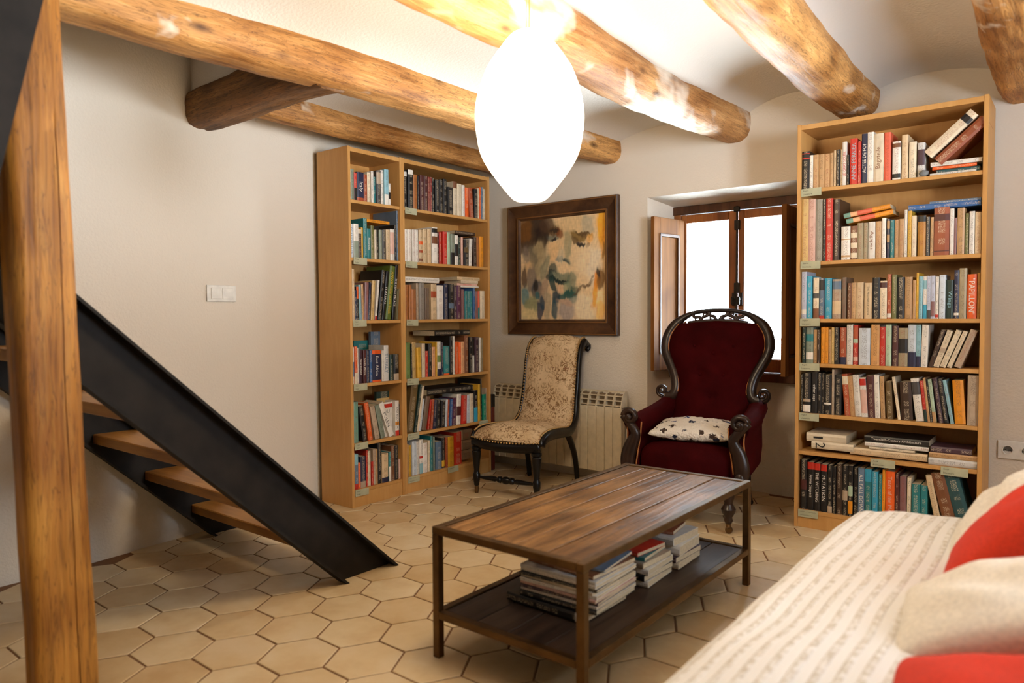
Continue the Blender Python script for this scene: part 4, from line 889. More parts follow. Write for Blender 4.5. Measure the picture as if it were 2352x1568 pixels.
# upright books per shelf: (start mm along the shelf, thickness mm, height mm, lean deg, colour, extras)
UP = {
'R1': [(2359,37,189,0,'black',{'b': [(0.8, 0.83, 'red'), (0.93, 0.95, 'red')]}), (2397,16,167,0,'white'), (2416,26,167,0,'tan'), (2442,27,166,0,'tan'), (2469,27,164,0,'tan'), (2497,15,165,0,'tan'), (2515,12,176,0,'beige'), (2529,15,177,0,'black'), (2546,8,177,0,'beige'), (2555,20,210,0,'white',{'t': 'LE GRAS SOLEIL', 'tc': 'red'}), (2575,12,145,0,'black'), (2590,32,219,0,'red',{'t': 'ANNE PERRIER', 'tc': 'lightblue'}), (2624,15,201,0,'red'), (2640,25,235,0,'navy',{'t': 'ACTES DE FOI', 'tc': 'white'}), (2666,28,238,0,'white'), (2694,43,225,0,'cream',{'t': 'Bagatelle', 'tc': 'brown'}), (2739,28,224,0,'salmon'), (2774,34,177,0,'white',{'b': [(0.84, 0.95, 'brown'), (0.05, 0.16, 'black')]}), (2812,26,202,0,'beige'), (2842,30,165,0,'cream'), (2877,29,156,0,'lightgrey',{'b': [(0.35, 0.8, 'plum')]})],
'R2': [(2365,33,313,0,'gold'), (2398,34,310,0,'pink'), (2433,34,306,0,'silver'), (2468,14,302,0,'black'), (2483,32,304,0,'red'), (2517,28,297,0,'darkbrown'), (2554,41,161,0,'white',{'b': [(0.08, 0.14, 'tan'), (0.6, 0.63, 'tan')]}), (2596,30,161,0,'brown',{'b': [(0.05, 0.2, 'cream'), (0.35, 0.5, 'cream'), (0.65, 0.8, 'cream')]}), (2626,27,173,0,'khaki'), (2654,19,172,0,'khaki'), (2674,31,174,0,'white',{'t': 'Agapes', 'tc': 'brown'}), (2706,25,174,0,'tan'), (2732,18,188,0,'white'), (2754,13,182,0,'navy',{'b': [(0.4, 0.6, 'tan'), (0.75, 0.95, 'tan')]}), (2768,17,177,0,'teal'), (2786,19,176,0,'tan'), (2806,20,177,0,'tan'), (2827,12,218,0,'white'), (2841,16,211,0,'yellow'), (2858,19,187,0,'cream'), (2882,33,185,0,'ochre',{'b': [(0.85, 1, 'black')]}), (2916,14,177,0,'darkgrey'), (2932,14,174,0,'tan'), (2947,60,215,0,'leather',{'b': [(0.72, 0.86, 'maroon'), (0.08, 0.1, 'maroon')]}), (3008,16,206,0,'white'), (3024,11,163,0,'mauve'), (3037,28,205,0,'tan'), (3067,14,180,0,'olive'), (3083,20,186,0,'white'), (3104,23,181,0,'beige')],
'R3': [(2369,25,236,0,'lavender',{'b': [(0.1, 0.2, 'white')]}), (2395,27,213,0,'cyan'), (2426,27,205,0,'cream',{'b': [(0.0, 0.25, 'brown'), (0.5, 0.62, 'darkgrey')]}), (2454,25,202,0,'slate',{'b': [(0.7, 0.95, 'black'), (0, 0.08, 'red')]}), (2481,32,200,0,'cyan'), (2516,41,193,0,'greige',{'b': [(0.12, 0.45, 'beige'), (0.75, 0.95, 'slate')]}), (2561,20,201,0,'greybrown'), (2584,19,173,0,'brown'), (2603,19,174,0,'tan'), (2624,33,174,0,'beige'), (2660,35,171,0,'beige',{'t': 'THE PRISONER OF ZENDA', 'tc': 'black'}), (2696,33,195,0,'black'), (2730,29,178,0,'cream',{'b': [(0.82, 0.96, 'maroon')]}), (2760,17,209,0,'rust',{'b': [(0.03, 0.12, 'white')]}), (2779,21,206,0,'olive'), (2802,30,193,0,'black'), (2833,31,193,0,'tan'), (2866,13,177,0,'tan'), (2880,10,210,0,'yellow'), (2891,15,194,0,'lightblue'), (2907,16,194,0,'white',{'b': [(0, 0.33, 'cyan'), (0.7, 0.9, 'lightblue')]}), (2923,16,195,0,'lavender',{'b': [(0, 0.2, 'darkgrey')]}), (2939,17,195,0,'lavender',{'b': [(0.05, 0.4, 'mauve')]}), (2957,13,190,0,'white',{'b': [(0.03, 0.1, 'red')]}), (2972,24,197,0,'paleblue'), (2997,30,174,0,'darkgreen',{'t': 'Wings', 'tc': 'lightblue'}), (3029,19,216,0,'navy',{'b': [(0.07, 0.12, 'white')]}), (3049,27,223,0,'khaki'), (3078,37,196,0,'orange',{'t': '"PAPILLON"', 'tc': 'white'}), (3117,10,200,0,'ochre')],
'R4': [(2375,17,178,0,'darkgreen'), (2393,35,181,0,'greygreen',{'b': [(0.1, 0.3, 'white'), (0.6, 0.8, 'teal')]}), (2429,17,167,0,'tan'), (2447,15,167,0,'darkbrown'), (2464,18,181,0,'amber'), (2484,15,179,0,'amber'), (2500,13,168,0,'tan'), (2514,14,179,0,'gold'), (2529,21,179,0,'black'), (2553,29,179,0,'rust',{'b': [(0, 0.2, 'navy')]}), (2584,28,193,0,'white'), (2614,21,191,0,'red',{'b': [(0.1, 0.2, 'pink'), (0.55, 0.65, 'palegreen'), (0.65, 0.95, 'rust')]}), (2638,51,177,0,'paleblue'), (2693,37,197,0,'beech'), (2731,24,196,0,'red',{'b': [(0.95, 1, 'black')]}), (2756,24,194,0,'palegreen'), (2783,26,189,0,'maroon'), (2810,38,179,0,'khaki',{'b': [(0.35, 0.72, 'black')]}), (2849,33,197,0,'paleblue',{'b': [(0, 0.35, 'navy')]}), (2882,19,198,0,'lightblue',{'b': [(0, 0.25, 'navy')]}), (2902,27,197,1.1,'white'), (2932,18,176,16.4,'darkbrown'), (2952,23,174,17.9,'cream',{'b': [(0.4, 0.52, 'greige')]}), (2978,23,177,20.5,'cream'), (3006,18,174,20.7,'cream'), (3033,27,179,20.4,'greige')],
'R5': [(2371,10,193,0,'black'), (2382,37,200,0,'black',{'b': [(0.03, 0.2, 'white'), (0.28, 0.35, 'greige')]}), (2420,29,205,0,'black',{'t': 'other cops', 'tc': 'white'}), (2450,20,203,0,'black'), (2471,11,201,0,'black'), (2482,35,196,0,'black',{'b': [(0.25, 0.29, 'white')]}), (2519,11,226,0,'greige'), (2531,32,196,0,'black'), (2566,26,203,-4.8,'rust',{'b': [(0.75, 0.95, 'cream')]}), (2593,23,196,-4.9,'tan'), (2617,28,201,-4.4,'white'), (2652,28,190,-4,'white',{'b': [(0.8, 0.97, 'red'), (0.1, 0.7, 'pink')]}), (2682,31,202,-2.7,'maroon'), (2714,22,207,-2.3,'white'), (2739,19,200,-2.4,'tan'), (2765,26,177,-2.9,'umber'), (2811,13,201,-7.9,'cream'), (2826,48,178,-3.2,'darkbrown'), (2880,34,197,-7.3,'white',{'b': [(0.62, 0.92, 'darkgrey')]}), (2916,14,189,-6.7,'red',{'b': [(0, 0.3, 'darkgreen')]}), (2932,10,203,-6.6,'tan'), (2943,9,196,-6.9,'black'), (2954,15,197,-7.1,'palegreen',{'b': [(0, 0.25, 'tan')]}), (2979,18,204,-8.4,'plum'), (2998,20,201,-8.4,'black'), (3021,14,198,-10.1,'lightblue'), (3041,42,197,-3.9,'amber'), (3087,41,228,0,'greige')],
'R7': [(2373,30,250,0,'black',{'b': [(0.4, 0.6, 'maroon')]}), (2406,31,242,0,'black',{'b': [(0.85, 1, 'red')], 't': 'Prime Suspect', 'tc': 'white'}), (2439,30,240,0,'black',{'b': [(0.86, 1, 'red')], 't': 'THE WITCHING', 'tc': 'white'}), (2471,29,238,0,'black',{'b': [(0.86, 1, 'red')], 't': 'MUTATION', 'tc': 'white'}), (2502,23,239,0,'black',{'b': [(0, 0.14, 'greige')]}), (2527,15,236,0,'black'), (2544,26,250,0,'darkbrown'), (2572,24,245,0,'black',{'b': [(0.3, 0.5, 'greige')]}), (2598,22,248,0,'black',{'b': [(0.4, 0.6, 'palegreen'), (0.05, 0.3, 'amber')]}), (2622,20,240,0,'black'), (2644,28,243,0,'slate',{'t': 'ALL FALL DOWN', 'tc': 'white'}), (2673,30,242,0,'teal',{'b': [(0.75, 1, 'cyan')]}), (2705,26,234,0,'cyan'), (2733,15,223,0,'teal'), (2749,13,248,0,'amber'), (2763,40,243,0,'orange',{'t': 'Tears of the Moon', 'tc': 'pink'}), (2805,17,236,0,'maroon'), (2823,28,226,0,'mauve'), (2854,17,224,0,'cream'), (2873,36,198,0,'teal'), (2910,28,197,0,'teal'), (2965,25,249,-13.5,'beige'), (3000,51,265,-13.7,'brown'), (3063,56,265,-14.3,'darkteal')],
'N1': [(-1462,14,162,0,'white',{'b': [(0.1, 0.6, 'black')]}), (-1445,25,172,0,'greygreen'), (-1419,20,155,0,'red',{'b': [(0, 0.45, 'black')]}), (-1396,51,162,0,'navy',{'t': 'Italy', 'tc': 'white', 'b': [(0, 0.12, 'rust')]}), (-1343,25,156,0,'rust'), (-1317,22,171,0,'cream'), (-1292,16,181,0,'white'), (-1273,15,152,0,'teal'), (-1254,33,191,0,'darkgrey',{'b': [(0.6, 0.95, 'greige')]}), (-1219,23,199,0,'white'), (-1194,33,207,0,'lightblue',{'b': [(0, 0.3, 'white')]}), (-1160,18,130,0,'white',{'b': [(0.3, 0.6, 'black')]})],
'N2': [(-1459,29,187,0,'paleblue',{'t': 'SCANDINAVIA', 'tc': 'slate'}), (-1428,35,190,0,'white',{'b': [(0, 0.5, 'greygreen')]}), (-1391,23,162,0,'darkbrown',{'b': [(0.85, 1, 'cream')]}), (-1367,14,174,0,'yellow'), (-1351,27,228,0,'teal'), (-1323,25,172,0,'teal',{'t': 'Flowers', 'tc': 'white'}), (-1297,22,192,0,'olive'), (-1274,16,169,0,'cream'), (-1258,18,170,0,'black'), (-1238,20,172,0,'greygreen'), (-1215,26,174,0,'darkgrey'), (-1187,30,177,0,'beige'), (-1155,33,184,0,'white',{'b': [(0.2, 0.9, 'pink')]}), (-1121,14,211,0,'black'), (-1103,20,300,0,'slate')],
'N3': [(-1461,15,293,0,'cream'), (-1445,15,287,0,'beige'), (-1428,16,168,0,'navy'), (-1411,16,189,0,'black',{'b': [(0.65, 1, 'orange')]}), (-1392,16,200,-1.5,'lightblue'), (-1375,16,204,-1.5,'tan'), (-1355,28,215,2.4,'mauve'), (-1324,14,217,3.8,'navy'), (-1307,22,227,4.1,'gold'), (-1274,15,232,6.4,'white',{'b': [(0.0, 0.1, 'red')]}), (-1252,28,291,7.1,'black'), (-1223,21,288,8,'black',{'t': 'ITALIAN', 'tc': 'white'}), (-1198,40,318,9.7,'moss',{'t': 'ANWB Fietsroutes boek', 'tc': 'yellow'}), (-1150,22,331,9.6,'black',{'t': 'THE PEACE PALACE', 'tc': 'white'})],
'N4': [(-1459,26,208,0,'slate',{'b': [(0.6, 1, 'white'), (0, 0.2, 'cream')]}), (-1431,19,211,0,'orange',{'b': [(0, 0.3, 'cream')]}), (-1410,12,203,0,'white'), (-1397,26,188,0,'plum',{'t': 'New England', 'tc': 'white'}), (-1368,23,188,0,'maroon',{'t': 'South Africa', 'tc': 'white'}), (-1343,21,189,0,'navy'), (-1320,20,185,0,'blue'), (-1297,67,184,0,'navy',{'t': 'East Africa', 'tc': 'white', 'b': [(0, 0.06, 'orange'), (0.88, 1, 'orange')]}), (-1228,17,181,0,'white'), (-1209,36,209,0,'lightgrey',{'t': 'TURKEY', 'tc': 'slate'}), (-1169,27,152,0,'darkgreen'), (-1139,42,154,0,'black',{'b': [(0, 0.25, 'greige')]})],
'N5': [(-1461,17,276,0,'pink',{'b': [(0.1, 0.9, 'cream')]}), (-1438,30,233,0,'seagreen'), (-1376,32,207,-8.4,'black'), (-1334,31,221,-8,'orange'), (-1289,35,198,-10.8,'greige'), (-1242,32,202,-12.9,'greygreen'), (-1178,36,219,-22,'white',{'t': 'POLEN', 'tc': 'darkgrey'}), (-1128,30,210,0,'white',{'b': [(0.0, 0.15, 'red'), (0.3, 0.4, 'amber')], 't': 'BALI & LOMBOK', 'tc': 'darkgrey'}), (-1096,16,190,0,'black')],
'N6': [(-1459,16,207,0,'white',{'b': [(0, 0.5, 'red')]}), (-1441,25,200,0,'slate',{'b': [(0, 0.15, 'red'), (0.7, 1, 'lightblue')]}), (-1414,19,147,0,'orange'), (-1394,38,178,0,'navy',{'b': [(0, 0.2, 'greige')]}), (-1354,13,209,0,'red'), (-1339,19,203,0,'cream'), (-1317,16,138,0,'red'), (-1301,21,208,0,'greige'), (-1279,12,205,0,'tan'), (-1265,25,250,0,'black'), (-1236,49,170,0,'beige',{'b': [(0, 0.17, 'navy')]}), (-1185,16,176,0,'teal',{'b': [(0, 0.5, 'white')]}), (-1167,27,206,0,'brown'), (-1139,31,205,0,'black'), (-1105,23,118,0,'pink')],
'W1': [(-1042,29,223,0,'black',{'b': [(0.85, 0.97, 'white')]}), (-1009,43,233,0,'black',{'b': [(0.88, 1, 'white')]}), (-964,36,211,0,'copper'), (-925,13,206,0,'black'), (-909,34,214,0,'maroon'), (-873,32,215,0,'maroon'), (-839,16,213,0,'brick'), (-821,18,214,0,'brick'), (-801,24,214,0,'black'), (-775,36,207,0,'black'), (-737,33,213,0,'black'), (-701,32,221,0,'black'), (-665,50,176,0,'black'), (-612,35,218,0,'cream',{'b': [(0.8, 1, 'brown')]}), (-575,42,208,0,'cream'), (-531,27,205,0,'white'), (-499,34,194,0,'orange'), (-459,41,198,-4.2,'rust'), (-414,37,197,0,'black'), (-375,15,205,0,'cream'), (-357,16,214,0,'orange'), (-338,20,218,0,'slate'), (-316,24,209,0,'cream')],
'W2': [(-1043,30,193,0,'white'), (-1011,30,196,0,'white'), (-978,28,197,0,'white'), (-949,28,198,0,'white'), (-918,33,201,0,'beige',{'b': [(0.3, 0.38, 'rust'), (0.05, 0.12, 'brown'), (0.55, 0.65, 'orange')]}), (-883,31,208,0,'beige'), (-850,32,211,0,'beige'), (-807,49,227,0,'white',{'b': [(0.85, 0.97, 'black'), (0.55, 0.75, 'brown')]}), (-756,14,199,0,'maroon'), (-740,23,201,0,'red'), (-714,40,207,0,'red'), (-672,28,207,0,'palegreen'), (-641,39,198,0,'greygreen',{'b': [(0, 0.4, 'black')]}), (-600,33,193,0,'white',{'b': [(0.3, 0.7, 'black')]}), (-565,23,184,0,'darkgreen'), (-538,20,186,0,'pink'), (-513,44,173,0,'black',{'b': [(0.5, 0.7, 'umber')]}), (-465,29,183,3.7,'white'), (-426,36,195,0,'darkbrown'), (-388,29,198,0,'copper'), (-356,40,205,0,'amber')],
'W3': [(-1042,29,210,0,'copper'), (-1011,23,211,0,'copper'), (-986,39,186,0,'copper'), (-943,19,224,0,'greige'), (-922,44,225,0,'grey'), (-875,22,196,0,'greybrown'), (-851,20,194,0,'greybrown'), (-818,50,221,0,'beige',{'b': [(0.62, 0.8, 'rust')]}), (-765,58,215,0,'white'), (-704,38,228,0,'navy'), (-664,49,227,0,'black',{'b': [(0.3, 0.45, 'slate')]}), (-612,27,219,0,'plum'), (-583,38,220,0,'purple'), (-543,27,196,0,'mauve'), (-512,28,185,0,'teal'), (-482,24,186,0,'teal'), (-456,26,186,0,'teal'), (-428,22,207,0,'blue'), (-403,22,187,0,'mauve'), (-378,19,188,0,'salmon',{'b': [(0, 0.4, 'teal')]}), (-357,46,189,0,'cream')],
'W4': [(-1042,43,218,0,'green'), (-997,10,213,0,'black'), (-984,31,220,0,'gold'), (-947,35,187,-2.4,'yellow'), (-907,28,210,0,'cream'), (-877,23,162,0,'red'), (-851,31,208,0,'black'), (-818,33,185,0,'peach'), (-782,11,217,0,'yellow'), (-769,32,217,0,'white',{'b': [(0.4, 0.6, 'green'), (0, 0.2, 'navy')]}), (-735,18,212,0,'navy'), (-714,54,186,0,'teal',{'b': [(0, 0.06, 'orange')]}), (-658,28,249,0,'black'), (-627,21,248,0,'white'), (-603,27,211,0,'orange'), (-573,22,206,0,'orange'), (-549,33,209,0,'peach'), (-512,38,249,0,'brown'), (-471,31,236,0,'black'), (-438,23,227,0,'white',{'b': [(0.5, 1, 'black')]}), (-412,41,234,0,'plum'), (-369,14,231,0,'white'), (-352,30,228,0,'khaki')],
'W5': [(-1036,55,300,9,'umber'), (-978,19,294,11.1,'darkgreen'), (-957,19,285,12,'cream'), (-935,19,203,9.9,'paleblue'), (-910,38,212,10.6,'greybrown'), (-860,15,188,9.5,'red'), (-836,20,188,8.2,'rust'), (-811,24,181,6.4,'navy'), (-782,34,181,2.9,'black'), (-746,37,170,3,'black'), (-706,18,175,3.7,'paleblue'), (-685,17,173,3.8,'rust'), (-666,22,175,3.8,'blue'), (-641,37,180,3,'purple'), (-602,41,200,2.7,'white',{'b': [(0.3, 0.6, 'maroon')]}), (-555,51,187,2.2,'red'), (-500,30,188,0,'paleblue'), (-468,40,193,0,'cream'), (-425,38,211,0,'black',{'b': [(0, 0.45, 'cyan')]}), (-384,23,250,0,'yellow'), (-359,17,283,0,'black'), (-339,35,178,0,'emerald'), (-301,25,218,0,'greige')],
'W6': [(-1043,18,200,0,'tan'), (-1023,22,189,0,'yellow'), (-998,36,211,0,'paleblue'), (-960,22,203,0,'white'), (-936,31,211,0,'white',{'b': [(0.45, 0.52, 'red'), (0, 0.3, 'lightblue')]}), (-901,37,186,0,'white'), (-861,18,197,0,'cream'), (-842,23,222,0,'teal'), (-816,15,215,0,'greygreen'), (-790,54,177,0,'slate'), (-734,28,195,0,'black',{'b': [(0.05, 0.25, 'yellow')]}), (-704,21,195,0,'rust'), (-681,55,194,0,'yellow'), (-619,72,213,0,'red')],
}
# books lying flat: (start mm, length mm, height above shelf mm, thickness mm, colour)
FLAT = {
'R1': [(2926, 178, -6, 11, 'white'), (2951, 166, 2, 22, 'darkteal'), (2935, 170, 26, 14, 'orange'), (2929, 196, 41, 19, 'white')],
'R2': [(2842, 282, 210, 25, 'blue'), (2927, 196, 231, 14, 'slate')],
'R6': [(2424, 196, 16, 36, 'cream'), (2399, 188, 49, 44, 'cream'), (2603, 331, 7, 33, 'beige'), (2689, 194, 42, 11, 'cream'), (2669, 269, 55, 19, 'white'), (2667, 272, 75, 30, 'black'), (2939, 189, 0, 32, 'lightgrey'), (2940, 188, 32, 24, 'tan'), (2946, 161, 54, 29, 'plum')],
'N2': [(-1326, 170, 209, 17, 'amber')],
'W2': [(-595, 196, 203, 22, 'darkbrown')],
'W3': [(-1046, 299, 228, 32, 'white'), (-576, 212, 208, 11, 'white'), (-574, 200, 218, 16, 'pink'), (-542, 168, 235, 20, 'cream'), (-575, 222, 255, 22, 'beige')],
'W4': [(-790, 328, 253, 32, 'black')],
'W5': [(-862, 427, 215, 37, 'black')],
'W6': [(-536, 90, 153, 67, 'greybrown'), (-536, 90, 86, 63, 'greybrown'), (-537, 90, 19, 63, 'greybrown')],
}
# ================================================================== BOOKS
PAL = dict(black=(30, 27, 26), darkgrey=(72, 68, 66), grey=(140, 132, 122), lightgrey=(206, 202, 196), silver=(158, 152, 138), greige=(182, 160, 136), greybrown=(122, 100, 80),
 white=(232, 224, 212), cream=(226, 208, 178), beige=(214, 186, 146), tan=(194, 152, 104), khaki=(164, 148, 116), gold=(208, 174, 110), ochre=(184, 128, 46), beech=(206, 152, 92), copper=(176, 108, 52),
 brown=(126, 78, 48), darkbrown=(64, 44, 32), umber=(104, 82, 46), leather=(150, 78, 46), rust=(172, 78, 42), brick=(138, 50, 42), maroon=(82, 38, 36), red=(196, 48, 32), salmon=(222, 98, 70), orange=(232, 96, 30), amber=(234, 150, 34), yellow=(222, 172, 52),
 peach=(232, 172, 124), pink=(222, 178, 160), mauve=(140, 100, 98), plum=(72, 48, 58), purple=(84, 34, 66), lavender=(190, 194, 212), navy=(36, 38, 66), blue=(56, 98, 152), slate=(98, 118, 140), lightblue=(140, 184, 194), paleblue=(204, 212, 220), cyan=(58, 158, 188),
 teal=(40, 122, 126), darkteal=(44, 84, 88), seagreen=(112, 156, 138), emerald=(20, 132, 104), palegreen=(176, 196, 168), greygreen=(138, 148, 130), green=(112, 136, 76), olive=(114, 112, 62), moss=(96, 112, 42), darkgreen=(36, 56, 48))
WORDS = dict(darkgrey='dark grey', lightgrey='light grey', greige='greyish beige', greybrown='grey-brown', darkbrown='dark brown', lightblue='light blue', paleblue='pale blue', darkteal='dark teal', seagreen='sea-green', palegreen='pale green', greygreen='grey-green', darkgreen='dark green', beech='wood-coloured', umber='olive brown', amber='golden orange', cyan='bright blue', emerald='emerald green', moss='moss green', slate='slate blue', copper='copper brown', leather='reddish leather', brick='brick red')
def jit(c, a=.06):
    c = lin(c); k = 1+random.uniform(-a, a); return tuple(min(.9, x*k) for x in c)
def book_geo(w, d, h, col, bands=(), ink=None, hard=False):
    """cover (U of spine and boards) and page block; spine on y=0, x 0..w, z 0..h"""
    V, Fc, colr, mk, uv = [], [], [], [], []
    t = .0026 if hard else .0011; base = col; ro = random.uniform(0, 60)
    bul = min(.004, w*.10)
    cuts = sorted({0., 1., *[b[0] for b in bands], *[b[1] for b in bands]})
    xs = [0, w*.27, w*.73, w]; ysp = [0, -bul, -bul, 0]
    def add(pts, c, m=0, uvs=None):
        i = len(V); V.extend(pts); Fc.append(tuple(range(i, i+len(pts)))); colr.append(c); mk.append(m); uv.append(uvs or [(0, 0)]*len(pts))
    for a, b in zip(cuts, cuts[1:]):
        c = base; m = 1
        for b0, b1, bc in bands:
            if b0-1e-6 <= a and b <= b1+1e-6: c = jit(PAL[bc]); m = 0
        for k in (0, 1, 2):
            u0, u1 = xs[k], xs[k+1]
            add([(u0, ysp[k], a*h), (u1, ysp[k+1], a*h), (u1, ysp[k+1], b*h), (u0, ysp[k], b*h)], c, m if k == 1 else 0,
                [(u0*100+ro, a*h*100+ro), (u1*100+ro, a*h*100+ro), (u1*100+ro, b*h*100+ro), (u0*100+ro, b*h*100+ro)])
    for z, fl in ((0, 1), (h, 0)):
        q = [(0, 0, z), (w*.27, -bul, z), (w*.73, -bul, z), (w, 0, z), (w, t, z), (0, t, z)]; add(q[::-1] if fl else q, base)
    add([(0, t, 0), (w, t, 0), (w, t, h), (0, t, h)], base)
    for x0, x1 in ((0, t), (w-t, w)):
        b8 = [(x0, 0, 0), (x1, 0, 0), (x1, d, 0), (x0, d, 0), (x0, 0, h), (x1, 0, h), (x1, d, h), (x0, d, h)]
        for f in ((3, 2, 1, 0), (4, 5, 6, 7), (1, 2, 6, 5), (2, 3, 7, 6), (3, 0, 4, 7)): add([b8[i] for i in f], base)
    g = .0022 if hard else .0006
    x0, x1, y0, y1, z0, z1 = t, w-t, t, d-(.004 if hard else .0008), g, h-g
    P = [(x0, y0, z0), (x1, y0, z0), (x1, y1, z0), (x0, y1, z0), (x0, y0, z1), (x1, y0, z1), (x1, y1, z1), (x0, y1, z1)]
    return V, Fc, colr, mk, uv, P
PF = [(3, 2, 1, 0), (4, 5, 6, 7), (0, 1, 5, 4), (1, 2, 6, 5), (2, 3, 7, 6), (3, 0, 4, 7)]
def cover_mesh(V, Fc, colr, mk, uv, ink, name='book'):
    me = bpy.data.meshes.new(name); me.from_pydata(V, [], Fc)
    ca = me.color_attributes.new('Col', 'FLOAT_COLOR', 'CORNER'); ia = me.color_attributes.new('Ink', 'FLOAT_COLOR', 'CORNER'); ul = me.uv_layers.new(name='UVMap')
    A, B, U = [], [], []
    inks = ink if isinstance(ink, list) else [ink]*len(Fc)
    for f, c, m, q, ik in zip(Fc, colr, mk, uv, inks):
        for k in range(len(f)): A.extend((*c, 1)); B.extend((*ik, float(m))); U.extend(q[k])
    ca.data.foreach_set('color', A); ia.data.foreach_set('color', B); ul.data.foreach_set('uv', U)
    me.materials.append(MT['book']); return me
TXT = {}
def text_mesh(s, mat):
    if (s, mat.name) in TXT: return TXT[(s, mat.name)]
    cu_ = bpy.data.curves.new('t', 'FONT'); cu_.body = s; cu_.align_x = 'CENTER'; cu_.align_y = 'CENTER'; cu_.resolution_u = 2
    o = bpy.data.objects.new('t', cu_); C.objects.link(o); dg = bpy.context.evaluated_depsgraph_get(); me = bpy.data.meshes.new_from_object(o.evaluated_get(dg))
    bpy.data.objects.remove(o); bpy.data.curves.remove(cu_)
    xs_ = [v.co.x for v in me.vertices]; ys_ = [v.co.y for v in me.vertices]
    cx_, cy_ = (max(xs_)+min(xs_))/2, (max(ys_)+min(ys_))/2
    for v in me.vertices: v.co.x -= cx_; v.co.y -= cy_
    me.materials.clear(); me.materials.append(mat); me.name = 'title'
    TXT[(s, mat.name)] = (me, max(xs_)-min(xs_), max(ys_)-min(ys_)); return TXT[(s, mat.name)]
INKM = {}
def inkmat(c):
    if c not in INKM: INKM[c] = plain('print_'+c, PAL[c], .6)
    return INKM[c]
def title(parent, s, tc, cx, y, cz, lmax, hmax, mode):
    """mode: 'down' reads top to bottom, 'up' bottom to top, 'flat' along x"""
    me, tw, tht = text_mesh(s, inkmat(tc)); k = min(lmax/tw, hmax/tht)
    o = bpy.data.objects.new('title', me); C.objects.link(o); o.parent = parent
    R = {'down': Matrix(((0, 1, 0), (0, 0, -1), (-1, 0, 0))), 'up': Matrix(((0, -1, 0), (0, 0, -1), (1, 0, 0))), 'flat': Matrix(((1, 0, 0), (0, 0, -1), (0, 1, 0)))}[mode]
    kx, ky = (k, k) if lmax/tw < hmax/tht*2.2 else (k*1.5, k)
    o.matrix_local = Matrix.Translation((cx, y, cz)) @ R.to_4x4() @ Matrix.Diagonal((kx, ky, 1, 1)); return o
SHELF = {'R': ['', 'top', 'second', 'third', 'fourth', 'fifth', 'sixth', 'bottom'], 'N': ['', 'top', 'second', 'third', 'fourth', 'fifth', 'bottom'], 'W': ['', 'top', 'second', 'third', 'fourth', 'fifth', 'bottom']}
CASE = {'R': 'window', 'N': 'narrow', 'W': 'wide'}
def ordn(n): return f"{n}{'th' if 10 <= n % 100 <= 20 else {1: 'st', 2: 'nd', 3: 'rd'}.get(n % 10, 'th')}"
def frame_for(sh):
    n = int(sh[1])
    if sh[0] == 'R': return Matrix.Translation((0, -.283, ZR[n])), ZR[n]
    return Matrix.Translation((.283, 0, ZL[n])) @ Matrix.Rotation(PI/2, 4, 'Z'), ZL[n]
random.seed(7)
jobs = []      # (priority area, matrix, w, d, h, colour name, extras, label, group)
LIM = {'R': [0, .29, .335, .262, .198, .227, .16, .272], 'N': [0, .255, .30, .33, .335, .31, .24], 'W': [0, .255, .30, .33, .335, .31, .24]}
def settle(sh, rows):
    """keep leaning books clear of their neighbours and of the side panels"""
    R = [list(r) for r in rows]; x0 = {'R': XR, 'N': YA, 'W': YA+.4005}[sh[0]]*1000; x1 = x0+{'R': 800, 'N': 400, 'W': 799.5}[sh[0]]-18.5; x0 += 18.5
    T = lambda d: math.tan(math.radians(d))
    for i, r in enumerate(R):                       # left-leaning, from the left
        lo = x0 if i == 0 else R[i-1][0]+R[i-1][1]; tp = 0 if i == 0 else -T(R[i-1][3]); hm = r[2] if i == 0 else min(r[2], R[i-1][2])
        if r[3] <= 0:
            need = lo+max(0, (-T(r[3])-tp)*hm)
            if r[0] < need: r[0] += min(need-r[0], 12)
            al = max(0, (r[0]-lo)/hm+tp)
            if -T(r[3]) > al: r[3] = -math.degrees(math.atan(al))
        r[0] = max(r[0], lo)
    for i in range(len(R)-1, -1, -1):               # right-leaning and crowding, from the right
        r = R[i]; hi = x1 if i == len(R)-1 else R[i+1][0]; tn = 0 if i == len(R)-1 else T(R[i+1][3]); hm = r[2] if i == len(R)-1 else min(r[2], R[i+1][2])
        w = r[1]/max(.5, math.cos(math.radians(r[3])))
        if r[0]+w > hi: r[1] = max(6, (hi-r[0])*math.cos(math.radians(r[3])))
        if r[3] > 0:
            al = max(0, (hi-r[0]-r[1])/hm+max(0, tn))
            if T(r[3]) > al: r[3] = math.degrees(math.atan(al))
    return R
